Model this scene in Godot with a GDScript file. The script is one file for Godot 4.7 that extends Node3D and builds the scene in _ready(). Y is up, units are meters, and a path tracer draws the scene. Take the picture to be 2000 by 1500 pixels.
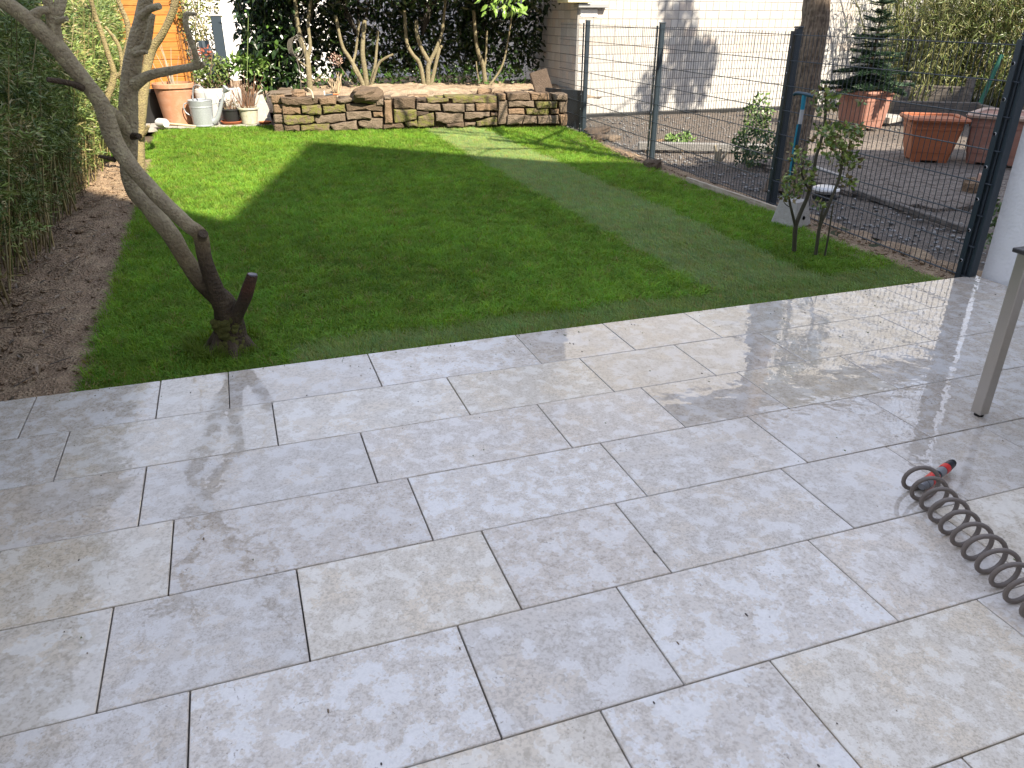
extends Node3D

var rng := RandomNumberGenerator.new()
var M := {}
var used := {}


# ---------------------------------------------------------------- mesh builder
class MB:
	var v := PackedVector3Array()
	var n := PackedVector3Array()
	var uv := PackedVector2Array()
	var col := PackedColorArray()
	var ix := PackedInt32Array()
	var c := Color.WHITE

	func put(p: Vector3, nn: Vector3, t: Vector2) -> int:
		v.append(p)
		n.append(nn)
		uv.append(t)
		col.append(c)
		return v.size() - 1

	func flat_uv(p: Vector3, nn: Vector3) -> Vector2:
		var a := nn.abs()
		if a.y >= a.x and a.y >= a.z:
			return Vector2(p.x, p.z)
		if a.x >= a.z:
			return Vector2(p.z, p.y)
		return Vector2(p.x, p.y)

	func tri(a: Vector3, b: Vector3, d: Vector3, out: Vector3) -> void:
		var nn := (d - a).cross(b - a)
		if nn.length_squared() < 1e-16:
			return
		if nn.dot(out) < 0.0:
			nn = -nn
			var t := b
			b = d
			d = t
		nn = nn.normalized()
		var i := put(a, nn, flat_uv(a, nn))
		put(b, nn, flat_uv(b, nn))
		put(d, nn, flat_uv(d, nn))
		ix.append_array(PackedInt32Array([i, i + 1, i + 2]))

	func quad(a: Vector3, b: Vector3, d: Vector3, e: Vector3, out: Vector3) -> void:
		tri(a, b, d, out)
		tri(a, d, e, out)

	func box(ctr: Vector3, size: Vector3, bev := 0.0, basis := Basis()) -> void:
		var h := size * 0.5
		if bev <= 0.0:
			for ax in 3:
				for s in [-1.0, 1.0]:
					var o := Vector3()
					o[ax] = s
					var u := (ax + 1) % 3
					var w := (ax + 2) % 3
					var q := []
					for k in [[-1, -1], [1, -1], [1, 1], [-1, 1]]:
						var p := Vector3()
						p[ax] = s * h[ax]
						p[u] = k[0] * h[u]
						p[w] = k[1] * h[w]
						q.append(ctr + basis * p)
					quad(q[0], q[1], q[2], q[3], basis * o)
			return
		var cn := {}
		for sx in [-1, 1]:
			for sy in [-1, 1]:
				for sz in [-1, 1]:
					var s := Vector3(sx, sy, sz)
					for ax in 3:
						var p := Vector3(sx * h.x, sy * h.y, sz * h.z)
						for k in 3:
							if k != ax:
								p[k] -= s[k] * bev
						cn[Vector4(sx, sy, sz, ax)] = ctr + basis * p
					tri(cn[Vector4(sx, sy, sz, 0)], cn[Vector4(sx, sy, sz, 1)], cn[Vector4(sx, sy, sz, 2)], basis * s)
		for ax in 3:
			var u := (ax + 1) % 3
			var w := (ax + 2) % 3
			for s in [-1, 1]:
				var q := []
				for k in [[-1, -1], [1, -1], [1, 1], [-1, 1]]:
					var key := Vector4(0, 0, 0, ax)
					key[ax] = s
					key[u] = k[0]
					key[w] = k[1]
					q.append(cn[key])
				var o := Vector3()
				o[ax] = s
				quad(q[0], q[1], q[2], q[3], basis * o)
			for su in [-1, 1]:
				for sw in [-1, 1]:
					var k0 := Vector4(0, 0, 0, u)
					k0[u] = su
					k0[w] = sw
					var k1 := k0
					k1.w = w
					var a0 := k0
					a0[ax] = -1
					var a1 := k0
					a1[ax] = 1
					var b0 := k1
					b0[ax] = -1
					var b1 := k1
					b1[ax] = 1
					var o := Vector3()
					o[u] = su
					o[w] = sw
					quad(cn[a0], cn[a1], cn[b1], cn[b0], basis * o)

	func tube(pts: Array, rad: Array, sides := 8, steps := 1, jit := 0.0, noise: FastNoiseLite = null, cap := true, cols: Array = []) -> void:
		var P := []
		var R := []
		var C := []
		var m := pts.size()
		for i in m - 1:
			for k in steps:
				var t := float(k) / steps
				var p0: Vector3 = pts[max(i - 1, 0)]
				var p3: Vector3 = pts[min(i + 2, m - 1)]
				P.append((pts[i] as Vector3).cubic_interpolate(pts[i + 1], p0, p3, t))
				R.append(lerpf(rad[i], rad[i + 1], t))
				if cols:
					C.append((cols[i] as Color).lerp(cols[i + 1], t))
		P.append(pts[m - 1])
		R.append(rad[m - 1])
		if cols:
			C.append(cols[m - 1])
		var keep := c
		var side := Vector3.RIGHT
		var base := v.size()
		var run := 0.0
		for i in P.size():
			var d: Vector3 = (P[min(i + 1, P.size() - 1)] - P[max(i - 1, 0)]).normalized()
			side = (side - d * side.dot(d))
			if side.length() < 0.1:
				side = d.cross(Vector3.FORWARD if absf(d.z) < 0.9 else Vector3.UP)
			side = side.normalized()
			var up := d.cross(side)
			if i > 0:
				run += (P[i] - P[i - 1]).length()
			if cols:
				c = C[i]
			for j in sides + 1:
				var a := TAU * (j % sides) / sides
				var o: Vector3 = side * cos(a) + up * sin(a)
				var r: float = R[i]
				if noise:
					r *= 1.0 + jit * noise.get_noise_3dv((P[i] + o * R[i]) * 10.0)
				put(P[i] + o * r, o, Vector2(float(j) / sides * TAU * R[0], run))
		for i in P.size() - 1:
			for j in sides:
				var a := base + i * (sides + 1) + j
				var b := a + 1
				var e := a + sides + 1
				ix.append_array(PackedInt32Array([a, e, b, b, e, e + 1]))
		if cap:
			for e in [0, P.size() - 1]:
				var d2: Vector3 = (P[1] - P[0]).normalized() * -1.0 if e == 0 else (P[e] - P[e - 1]).normalized()
				for j in range(1, sides - 1):
					var s: int = base + e * (sides + 1)
					tri(v[s], v[s + j], v[s + j + 1], d2)
		c = keep

	func lathe(prof: Array, sides := 20, sx := 1.0, sz := 1.0, ctr := Vector3()) -> void:
		for i in prof.size() - 1:
			var a: Vector2 = prof[i]
			var b: Vector2 = prof[i + 1]
			var sl := (b - a)
			var nn := Vector2(sl.y, -sl.x).normalized()
			var base := v.size()
			for j in sides + 1:
				var t := TAU * (j % sides) / sides
				var d := Vector3(cos(t), 0, sin(t))
				var nv := Vector3(d.x * nn.x / sx, nn.y, d.z * nn.x / sz).normalized()
				put(ctr + Vector3(d.x * a.x * sx, a.y, d.z * a.x * sz), nv, Vector2(float(j) / sides * 2.0, a.y))
				put(ctr + Vector3(d.x * b.x * sx, b.y, d.z * b.x * sz), nv, Vector2(float(j) / sides * 2.0, b.y))
			for j in sides:
				var q := base + j * 2
				var g := (v[q + 2] - v[q]).cross(v[q + 1] - v[q])
				if g.length() < 1e-12:
					g = (v[q + 2] - v[q + 1]).cross(v[q + 3] - v[q + 1]) * -1.0
				if g.dot(n[q]) < 0.0:
					ix.append_array(PackedInt32Array([q, q + 2, q + 1, q + 1, q + 2, q + 3]))
				else:
					ix.append_array(PackedInt32Array([q, q + 1, q + 2, q + 1, q + 3, q + 2]))

	func loft(rings: Array, capped := true) -> void:
		var ctr := Vector3()
		for i in rings.size() - 1:
			var A: Array = rings[i]
			var B: Array = rings[i + 1]
			ctr = Vector3()
			for p in A:
				ctr += p
			ctr /= A.size()
			for j in A.size():
				var k := (j + 1) % A.size()
				quad(A[j], A[k], B[k], B[j], (A[j] + A[k] + B[j] + B[k]) * 0.25 - ctr)
		if capped:
			for e in [0, rings.size() - 1]:
				var A: Array = rings[e]
				for j in range(1, A.size() - 1):
					tri(A[0], A[j], A[j + 1], (A[0] - (rings[1] if e == 0 else rings[e - 1])[0]))

	func mesh() -> ArrayMesh:
		var a := []
		a.resize(Mesh.ARRAY_MAX)
		a[Mesh.ARRAY_VERTEX] = v
		a[Mesh.ARRAY_NORMAL] = n
		a[Mesh.ARRAY_TEX_UV] = uv
		a[Mesh.ARRAY_COLOR] = col
		a[Mesh.ARRAY_INDEX] = ix
		var m := ArrayMesh.new()
		m.add_surface_from_arrays(Mesh.PRIMITIVE_TRIANGLES, a)
		return m


# ---------------------------------------------------------------- scene helpers
func numbered(called: String, parent: Node) -> String:
	var key := str(parent.get_instance_id()) + called
	var k: int = used.get(key, 0)
	used[key] = k + 1
	return called if k == 0 else "%s_%03d" % [called, k]


func put(called: String, mesh: Mesh, mat: Material, parent: Node = self, at := Vector3()) -> MeshInstance3D:
	var o := MeshInstance3D.new()
	o.name = numbered(called, parent)
	o.mesh = mesh
	o.material_override = mat
	o.position = at
	parent.add_child(o, true)
	return o


func obj(called: String, b: MB, mat: Material, parent: Node = self) -> MeshInstance3D:
	return put(called, b.mesh(), mat, parent)


func tag(o: Node, label: String, category: String, group := "") -> void:
	o.set_meta("label", label)
	o.set_meta("category", category)
	if group:
		o.set_meta("group", group)


func thing(called: String, label: String, category: String, at := Vector3(), turn := 0.0, group := "") -> Node3D:
	var o := Node3D.new()
	o.name = numbered(called, self)
	o.position = at
	o.rotation.y = turn
	tag(o, label, category, group)
	add_child(o, true)
	return o


func structure(o: Node) -> Node:
	o.set_meta("kind", "structure")
	return o


func scatter(called: String, mesh: Mesh, mat: Material, xf: Array, cols: Array, parent: Node = self) -> MultiMeshInstance3D:
	var mm := MultiMesh.new()
	mm.transform_format = MultiMesh.TRANSFORM_3D
	mm.use_colors = cols.size() > 0
	mm.mesh = mesh
	mm.instance_count = xf.size()
	for i in xf.size():
		mm.set_instance_transform(i, xf[i])
		if cols:
			mm.set_instance_color(i, cols[i])
	var o := MultiMeshInstance3D.new()
	o.name = numbered(called, parent)
	o.multimesh = mm
	o.material_override = mat
	o.set_meta("kind", "stuff")
	parent.add_child(o, true)
	return o


func lin(r: float, g: float, b: float) -> Color:
	return Color(r, g, b).linear_to_srgb()


func rnd(a: float, b: float) -> float:
	return rng.randf_range(a, b)


func noise(s: int, f: float, oct := 4, type := FastNoiseLite.TYPE_SIMPLEX_SMOOTH) -> FastNoiseLite:
	var q := FastNoiseLite.new()
	q.seed = s
	q.frequency = f
	q.noise_type = type
	q.fractal_octaves = oct
	return q


func bytes(s: int, f: float, size: int, oct := 4, type := FastNoiseLite.TYPE_SIMPLEX_SMOOTH, sx := 1) -> PackedByteArray:
	var im := noise(s, f, oct, type).get_seamless_image(size, size)
	im.convert(Image.FORMAT_L8)
	return im.get_data()


func warped(s: int, f: float, size: int, oct: int, amp: float) -> PackedByteArray:
	var q := noise(s, f, oct)
	q.domain_warp_enabled = true
	q.domain_warp_amplitude = amp
	q.domain_warp_frequency = f * 1.7
	q.domain_warp_fractal_octaves = 3
	var im := q.get_seamless_image(size, size)
	im.convert(Image.FORMAT_L8)
	return im.get_data()


# layers: [bytes, linear colour, low, high, amount]
func mix_tex(size: int, base: Color, layers: Array) -> ImageTexture:
	var luts := []
	for l in layers:
		var t := PackedFloat32Array()
		for i in 256:
			t.append(smoothstep(l[2], l[3], i / 255.0) * l[4])
		luts.append(t)
	var out := PackedByteArray()
	out.resize(size * size * 3)
	var b0 := base.linear_to_srgb()
	var cs := []
	for l in layers:
		cs.append((l[1] as Color).linear_to_srgb())
	var nl := layers.size()
	for i in size * size:
		var r := b0.r
		var g := b0.g
		var b := b0.b
		for k in nl:
			var w: float = luts[k][layers[k][0][i]]
			if w > 0.0:
				var q: Color = cs[k]
				r += (q.r - r) * w
				g += (q.g - g) * w
				b += (q.b - b) * w
		out[i * 3] = int(r * 255.0)
		out[i * 3 + 1] = int(g * 255.0)
		out[i * 3 + 2] = int(b * 255.0)
	return ImageTexture.create_from_image(Image.create_from_data(size, size, false, Image.FORMAT_RGB8, out))


func grey_tex(b: PackedByteArray, size: int, lo: float, hi: float, a := 0.0, z := 1.0) -> ImageTexture:
	var out := PackedByteArray()
	out.resize(size * size)
	for i in size * size:
		out[i] = int(lerpf(lo, hi, smoothstep(a, z, b[i] / 255.0)) * 255.0)
	return ImageTexture.create_from_image(Image.create_from_data(size, size, false, Image.FORMAT_L8, out))


func mat(called: String, colour: Color, rough := 0.8, metal := 0.0) -> StandardMaterial3D:
	var m := StandardMaterial3D.new()
	m.resource_name = called
	m.albedo_color = colour
	m.roughness = rough
	m.metallic = metal
	M[called] = m
	return m


func tmat(called: String, tex: Texture2D, per_m: float, rough := 0.85, bump: Texture2D = null, bump_cm := 0.5, world := true) -> StandardMaterial3D:
	var m := mat(called, Color.WHITE, rough)
	m.albedo_texture = tex
	m.uv1_triplanar = true
	m.uv1_world_triplanar = world
	m.uv1_scale = Vector3.ONE * per_m
	if bump:
		m.heightmap_enabled = true
		m.heightmap_texture = bump
		m.heightmap_scale = bump_cm
	return m


func leafmat(called: String, rough := 0.45, through := 0.35) -> StandardMaterial3D:
	var m := mat(called, Color.WHITE, rough)
	m.vertex_color_use_as_albedo = true
	m.backlight_enabled = true
	m.backlight = Color(through, through, through * 0.5)
	return m


func leaf_mesh(l: float, w: float, fold := 0.25, droop := 0.15) -> ArrayMesh:
	var b := MB.new()
	var mid := [Vector3(0, 0, 0), Vector3(0, -droop * l * 0.15, l * 0.4), Vector3(0, -droop * l, l)]
	for s in [-1.0, 1.0]:
		var e1 := Vector3(s * w * 0.42, fold * w * 0.5, l * 0.22)
		var e2 := Vector3(s * w * 0.46, fold * w * 0.5 - droop * l * 0.3, l * 0.58)
		b.tri(mid[0], mid[1], e1, Vector3.UP)
		b.tri(e1, mid[1], e2, Vector3.UP)
		b.tri(mid[1], mid[2], e2, Vector3.UP)
	return b.mesh()


func blade_mesh(l: float, w: float, bend: float) -> ArrayMesh:
	var b := MB.new()
	blade(b, Vector3(), Vector3.RIGHT, Vector3.FORWARD, l, w, bend)
	return b.mesh()


func blade(b: MB, at: Vector3, side: Vector3, lean: Vector3, l: float, w: float, bend: float) -> void:
	var p1 := at + Vector3.UP * l * 0.55 + lean * bend * l * 0.3
	var p2 := at + Vector3.UP * l * (1.0 - bend * 0.35) + lean * bend * l
	var a := at - side * w * 0.5
	var d := at + side * w * 0.5
	var e := p1 - side * w * 0.4
	var f := p1 + side * w * 0.4
	b.quad(a, d, f, e, Vector3.UP + lean * 0.2)
	b.tri(e, f, p2, Vector3.UP + lean * 0.2)


func randdir() -> Vector3:
	return Vector3(rng.randfn(), rng.randfn(), rng.randfn()).normalized()


func facing(dir: Vector3, up := Vector3.UP) -> Basis:
	# +z along dir
	if absf(dir.normalized().dot(up)) > 0.98:
		up = Vector3.RIGHT
	return Basis.looking_at(-dir, up)


# ---------------------------------------------------------------- materials
func broken(a: PackedByteArray, b: PackedByteArray, k: float) -> PackedByteArray:
	var o := a.duplicate()
	for i in o.size():
		o[i] = clampi(int(a[i] + (b[i] - 128) * k), 0, 255)
	return o


func make_materials() -> void:
	var n1 := bytes(3, 0.012, 512, 5)
	var n2 := bytes(9, 0.05, 512, 4)
	var n3 := bytes(17, 0.11, 512, 3)
	var cell := bytes(23, 0.03, 512, 3, FastNoiseLite.TYPE_CELLULAR)
	var n2img := grey_tex(n2, 512, 0.0, 1.0)
	var n3img := grey_tex(n3, 512, 0.0, 1.0)
	# limestone
	var S := 1024
	var a1 := bytes(41, 0.0035, S, 4)
	var a2 := warped(47, 0.03, S, 5, 14.0)
	var a3 := bytes(53, 0.075, S, 4)
	var a4 := warped(59, 0.010, S, 6, 40.0)
	var a5 := warped(63, 0.07, S, 4, 8.0)
	var a6 := warped(65, 0.032, S, 5, 24.0)
	var a8 := bytes(67, 0.13, S, 3)
	a4 = broken(a4, a5, 0.45)
	a6 = broken(a6, a8, 0.35)
	a2 = broken(a2, a8, 0.4)
	var rq := noise(69, 0.028, 4)
	rq.fractal_type = FastNoiseLite.FRACTAL_RIDGED
	rq.domain_warp_enabled = true
	rq.domain_warp_amplitude = 12.0
	rq.domain_warp_frequency = 0.05
	var ri := rq.get_seamless_image(S, S)
	ri.convert(Image.FORMAT_L8)
	var a7 := ri.get_data()
	var fm := bytes(70, 0.012, S, 3)
	for i in S * S:
		a7[i] = int(a7[i] * smoothstep(0.45, 0.75, fm[i] / 255.0))
	var stone := mix_tex(S, Color(0.662, 0.607, 0.531), [
		[a1, Color(0.698, 0.607, 0.487), 0.35, 0.75, 0.85],
		[a2, Color(0.497, 0.438, 0.358), 0.5, 0.8, 0.62],
		[a5, Color(0.455, 0.396, 0.323), 0.5, 0.8, 0.72],
		[a8, Color(0.444, 0.390, 0.318), 0.55, 0.85, 0.5],
		[a4, Color(0.800, 0.772, 0.721), 0.58, 0.68, 0.7],
		[a6, Color(0.800, 0.762, 0.706), 0.66, 0.76, 0.5],
		[a7, Color(0.286, 0.242, 0.188), 0.8, 0.93, 0.75],
	])
	var stone2 := mix_tex(S, Color(0.637, 0.586, 0.526), [
		[a4, Color(0.688, 0.601, 0.496), 0.2, 0.5, 0.5],
		[a6, Color(0.490, 0.422, 0.345), 0.5, 0.8, 0.72],
		[a5, Color(0.428, 0.370, 0.308), 0.5, 0.8, 0.72],
		[a8, Color(0.406, 0.356, 0.298), 0.55, 0.85, 0.5],
		[a4, Color(0.798, 0.791, 0.778), 0.55, 0.64, 0.65],
		[a2, Color(0.792, 0.762, 0.741), 0.66, 0.76, 0.6],
		[a7, Color(0.261, 0.216, 0.173), 0.78, 0.92, 0.8],
	])
	var sbump := grey_tex(a3, S, 0.0, 1.0)
	var wave := grey_tex(bytes(71, 0.010, S, 3), S, 0.0, 1.0)
	var rough_dry := grey_tex(a2, S, 0.1, 0.26)
	var rough_wet := grey_tex(a4, S, 0.02, 0.16, 0.42, 0.66)
	var rough_pool := grey_tex(a1, S, 0.012, 0.07, 0.55, 0.8)
	var tints := [Color(1, 1, 1), Color(0.98, 0.975, 0.98), Color(1.0, 0.99, 0.97), Color(0.965, 0.965, 0.975), Color(1, 1, 1), Color(0.97, 0.96, 0.95)]
	for k in 3:
		for t in 6:
			var m := mat("limestone_%d_%d" % [k, t], tints[t] * [1.0, 0.96, 0.93][k], 1.0)
			m.albedo_texture = stone if t < 4 else stone2
			m.uv1_scale = Vector3(0.8, 0.8, 1)
			m.roughness_texture = [rough_dry, rough_wet, rough_pool][k]
			m.heightmap_enabled = true
			m.heightmap_texture = [sbump, wave, wave][k]
			m.heightmap_scale = [0.04, 0.05, 0.05][k]
			m.metallic_specular = [0.56, 0.66, 0.7][k]
	tmat("joint", mix_tex(128, Color(0.035, 0.03, 0.028), [[bytes(5, 0.1, 128), Color(0.08, 0.07, 0.06), 0.4, 0.8, 0.8]]), 4.0)
	# soils
	var soil := mix_tex(512, Color(0.262, 0.179, 0.112), [[n1, Color(0.385, 0.287, 0.183), 0.45, 0.75, 0.8], [n2, Color(0.137, 0.093, 0.057), 0.5, 0.8, 0.6], [n3, Color(0.545, 0.436, 0.295), 0.62, 0.8, 0.6], [cell, Color(0.113, 0.078, 0.050), 0.6, 0.9, 0.5]])
	tmat("soil", soil, 0.9, 0.95, n3img, 1.6)
	var sand := mix_tex(512, Color(0.33, 0.25, 0.17), [[n1, Color(0.42, 0.33, 0.24), 0.45, 0.75, 0.8], [n2, Color(0.22, 0.16, 0.1), 0.55, 0.8, 0.6], [n3, Color(0.17, 0.12, 0.08), 0.68, 0.85, 0.7]])
	tmat("sand", sand, 0.8, 0.95, n3img, 1.5)
	tmat("dark_soil", soil, 0.7, 0.95, n2img, 2.0).albedo_color = Color(0.62, 0.62, 0.62)
	tmat("turf_soil", mix_tex(512, Color(0.03, 0.035, 0.014), [[n2, Color(0.05, 0.07, 0.018), 0.4, 0.7, 0.8]]), 1.2, 1.0)
	var grav := mix_tex(512, Color(0.129, 0.107, 0.090), [[cell, Color(0.224, 0.190, 0.158), 0.2, 0.6, 0.8], [n3, Color(0.060, 0.047, 0.040), 0.5, 0.75, 0.7], [n2, Color(0.284, 0.245, 0.209), 0.68, 0.85, 0.6]])
	tmat("gravel", grav, 1.1, 0.95, n3img, 2.0)
	tmat("cobble", grav, 0.7, 0.9, n3img, 1.2)
	# stones
	var rock := mix_tex(512, Color(0.155, 0.117, 0.083), [[n1, Color(0.213, 0.164, 0.120), 0.45, 0.75, 0.8], [n2, Color(0.073, 0.058, 0.045), 0.55, 0.8, 0.6], [n3, Color(0.246, 0.203, 0.157), 0.65, 0.85, 0.5]])
	var rtint := [Color(1, 1, 1), Color(0.86, 0.83, 0.8), Color(1.08, 1.02, 0.95), Color(0.72, 0.7, 0.7)]
	for t in 4:
		tmat("rock_%d" % t, rock, 1.7, 0.92, n2img, 0.9).albedo_color = rtint[t]
	var moss := mix_tex(512, Color(0.153, 0.115, 0.075), [[n1, Color(0.153, 0.156, 0.034), 0.35, 0.6, 0.9], [n2, Color(0.072, 0.057, 0.038), 0.55, 0.8, 0.5], [n3, Color(0.243, 0.221, 0.075), 0.65, 0.85, 0.6]])
	tmat("rock_4", moss, 1.7, 0.95, n2img, 0.9)
	tmat("moss", mix_tex(256, Color(0.14, 0.14, 0.03), [[bytes(7, 0.08, 256), Color(0.28, 0.26, 0.05), 0.45, 0.8, 0.8]]), 6.0, 1.0, n3img, 1.5)
	# masonry
	var kalk := mix_tex(512, Color(0.520, 0.505, 0.482), [[n1, Color(0.559, 0.550, 0.526), 0.5, 0.8, 0.7], [n2, Color(0.402, 0.382, 0.355), 0.6, 0.85, 0.4]])
	var bt := [Color(1, 1, 1), Color(0.96, 0.95, 0.94), Color(1.0, 0.965, 0.94), Color(0.93, 0.93, 0.93)]
	for t in 4:
		tmat("lime_brick_%d" % t, kalk, 1.5, 0.8, n3img, 0.3).albedo_color = bt[t]
	tmat("mortar", mix_tex(256, Color(0.29, 0.28, 0.265), [[bytes(8, 0.06, 256), Color(0.23, 0.22, 0.21), 0.5, 0.8, 0.7]]), 2.0, 0.95)
	tmat("plaster", mix_tex(512, Color(0.76, 0.76, 0.76), [[n1, Color(0.7, 0.7, 0.69), 0.5, 0.8, 0.5]]), 0.6, 0.85, n3img, 0.25)
	tmat("concrete", mix_tex(512, Color(0.36, 0.34, 0.31), [[n1, Color(0.45, 0.43, 0.4), 0.5, 0.8, 0.7], [n2, Color(0.25, 0.23, 0.2), 0.55, 0.8, 0.5]]), 1.3, 0.9, n3img, 0.4)
	tmat("grey_slate", mix_tex(512, Color(0.2, 0.195, 0.19), [[n1, Color(0.27, 0.26, 0.25), 0.5, 0.8, 0.7], [n2, Color(0.13, 0.13, 0.12), 0.55, 0.8, 0.5]]), 1.6, 0.85, n2img, 0.5)
	mat("window_frame", lin(0.7, 0.7, 0.7), 0.4)
	mat("roof_tile", lin(0.12, 0.06, 0.045), 0.8)
	mat("sill_cream", lin(0.62, 0.58, 0.36), 0.6)
	mat("zinc", lin(0.42, 0.43, 0.43), 0.45, 0.6)
	# timber
	var long1 := noise(77, 0.012, 4).get_seamless_image(512, 512)
	long1.convert(Image.FORMAT_L8)
	long1.resize(512, 32, Image.INTERPOLATE_BILINEAR)
	var gb := PackedByteArray()
	for i in 16:
		gb.append_array(long1.get_data())
	var long2 := noise(78, 0.02, 5).get_seamless_image(512, 512)
	long2.convert(Image.FORMAT_L8)
	long2.resize(64, 512, Image.INTERPOLATE_BILINEAR)
	var grain := PackedByteArray()
	grain.resize(512 * 512)
	var src := noise(79, 0.02, 5).get_seamless_image(512, 512)
	src.convert(Image.FORMAT_L8)
	var sd := src.get_data()
	for y in 512:
		for x in 512:
			grain[y * 512 + x] = sd[((y * 3) % 512) * 512 + x / 6]
	var wood := mix_tex(512, Color(0.493, 0.202, 0.038), [[grain, Color(0.352, 0.129, 0.025), 0.45, 0.75, 0.8], [n1, Color(0.546, 0.249, 0.060), 0.5, 0.8, 0.5], [grain, Color(0.581, 0.284, 0.085), 0.72, 0.9, 0.6]])
	for t in 3:
		tmat("orange_wood_%d" % t, wood, 0.9, 0.55, grey_tex(grain, 512, 0, 1), 0.1).albedo_color = [Color(1, 1, 1), Color(0.93, 0.92, 0.9), Color(1.0, 0.96, 0.9)][t]
	tmat("old_timber", mix_tex(512, Color(0.13, 0.115, 0.1), [[grain, Color(0.06, 0.05, 0.045), 0.45, 0.75, 0.8], [n1, Color(0.2, 0.18, 0.16), 0.5, 0.8, 0.6]]), 1.0, 0.9, grey_tex(grain, 512, 0, 1), 0.5)
	tmat("pale_timber", mix_tex(512, Color(0.42, 0.36, 0.28), [[grain, Color(0.28, 0.22, 0.16), 0.45, 0.75, 0.8], [n1, Color(0.5, 0.44, 0.36), 0.5, 0.8, 0.6]]), 1.0, 0.9)
	# bark
	var bark := mix_tex(512, Color(0.299, 0.245, 0.150), [[n1, Color(0.464, 0.406, 0.244), 0.45, 0.75, 0.8], [n2, Color(0.166, 0.128, 0.079), 0.52, 0.8, 0.7], [n3, Color(0.575, 0.512, 0.337), 0.66, 0.85, 0.4]])
	tmat("bark", bark, 2.2, 0.85, n2img, 0.8).vertex_color_use_as_albedo = true
	tmat("lichen_bark", mix_tex(512, Color(0.225, 0.182, 0.091), [[n1, Color(0.315, 0.263, 0.112), 0.45, 0.7, 0.8], [n2, Color(0.098, 0.073, 0.042), 0.56, 0.8, 0.7], [n3, Color(0.360, 0.329, 0.238), 0.66, 0.85, 0.6]]), 2.0, 0.9, n2img, 0.9)
	var ridged := bytes(31, 0.02, 512, 4, FastNoiseLite.TYPE_PERLIN)
	var rb := PackedByteArray()
	rb.resize(512 * 512)
	for y in 512:
		for x in 512:
			rb[y * 512 + x] = ridged[((y / 3) % 512) * 512 + (x * 2) % 512]
	tmat("rough_bark", mix_tex(512, Color(0.24, 0.18, 0.125), [[rb, Color(0.09, 0.065, 0.045), 0.45, 0.62, 0.9], [n1, Color(0.34, 0.27, 0.2), 0.5, 0.8, 0.6]]), 2.6, 0.95, grey_tex(rb, 512, 1.0, 0.0), 2.2)
	tmat("laurel_bark", mix_tex(256, Color(0.2, 0.17, 0.1), [[bytes(15, 0.03, 256), Color(0.3, 0.27, 0.17), 0.45, 0.75, 0.8], [bytes(16, 0.08, 256), Color(0.1, 0.085, 0.05), 0.55, 0.8, 0.6]]), 2.5, 0.9, n2img, 0.7)
	mat("dark_bark", lin(0.03, 0.025, 0.018), 0.9)
	mat("cord", lin(0.1, 0.09, 0.075), 0.9)
	mat("cut_wood", lin(0.1, 0.09, 0.11), 0.35)
	mat("pale_cut", lin(0.4, 0.3, 0.18), 0.8)
	mat("twig", lin(0.16, 0.12, 0.08), 0.85)
	mat("red_twig", lin(0.22, 0.12, 0.07), 0.8)
	mat("pale_twig", lin(0.4, 0.35, 0.26), 0.8)
	mat("rose_stem", lin(0.055, 0.05, 0.028), 0.7)
	mat("green_stem", lin(0.16, 0.22, 0.07), 0.6)
	mat("culm", lin(0.27, 0.235, 0.12), 0.6).vertex_color_use_as_albedo = true
	# metals, plastics, pots
	mat("fence_dark", lin(0.022, 0.033, 0.045), 0.38)
	mat("fence_post_paint", lin(0.024, 0.036, 0.047), 0.35)
	mat("bolt", lin(0.648, 0.648, 0.648), 0.35)
	var steel := mat("steel", lin(0.5, 0.47, 0.43), 0.32, 1.0)
	steel.heightmap_enabled = true
	steel.heightmap_texture = grey_tex(grain, 512, 0, 1)
	steel.heightmap_scale = 0.02
	mat("dark_top", lin(0.03, 0.028, 0.027), 0.35)
	mat("rubber", lin(0.012, 0.012, 0.012), 0.7)
	mat("hose", lin(0.163, 0.135, 0.116), 0.5)
	mat("grey_plastic", lin(0.2, 0.2, 0.21), 0.4)
	mat("dark_plastic", lin(0.02, 0.022, 0.028), 0.4)
	mat("red_plastic", lin(0.62, 0.03, 0.025), 0.4)
	mat("teal", lin(0.01, 0.2, 0.3), 0.4)
	mat("teal_dark", lin(0.008, 0.045, 0.075), 0.4)
	mat("pale_grey", lin(0.4, 0.4, 0.42), 0.5)
	mat("white_glaze", lin(0.608, 0.608, 0.600), 0.25)
	tmat("white_stone", mix_tex(256, Color(0.518, 0.511, 0.496), [[bytes(6, 0.05, 256), Color(0.444, 0.429, 0.407), 0.5, 0.8, 0.6]]), 2.0, 0.7)
	var galv := mix_tex(256, Color(0.360, 0.392, 0.418), [[bytes(61, 0.05, 256, 3, FastNoiseLite.TYPE_CELLULAR), Color(0.475, 0.503, 0.532), 0.3, 0.7, 0.7]])
	tmat("galvanised", galv, 5.0, 0.42).metallic = 0.35
	tmat("terracotta", mix_tex(512, Color(0.443, 0.216, 0.124), [[n1, Color(0.492, 0.288, 0.192), 0.45, 0.75, 0.7], [n2, Color(0.328, 0.128, 0.064), 0.6, 0.85, 0.4]]), 1.5, 0.85, n3img, 0.15)
	tmat("orange_plastic", mix_tex(512, Color(0.340, 0.109, 0.045), [[n1, Color(0.391, 0.142, 0.065), 0.45, 0.75, 0.6], [n2, Color(0.255, 0.085, 0.040), 0.6, 0.85, 0.5]]), 1.5, 0.6)
	tmat("faded_plastic", mix_tex(512, Color(0.272, 0.128, 0.093), [[n1, Color(0.320, 0.184, 0.145), 0.45, 0.75, 0.7], [n2, Color(0.200, 0.096, 0.068), 0.6, 0.85, 0.5]]), 1.5, 0.7)
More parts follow.
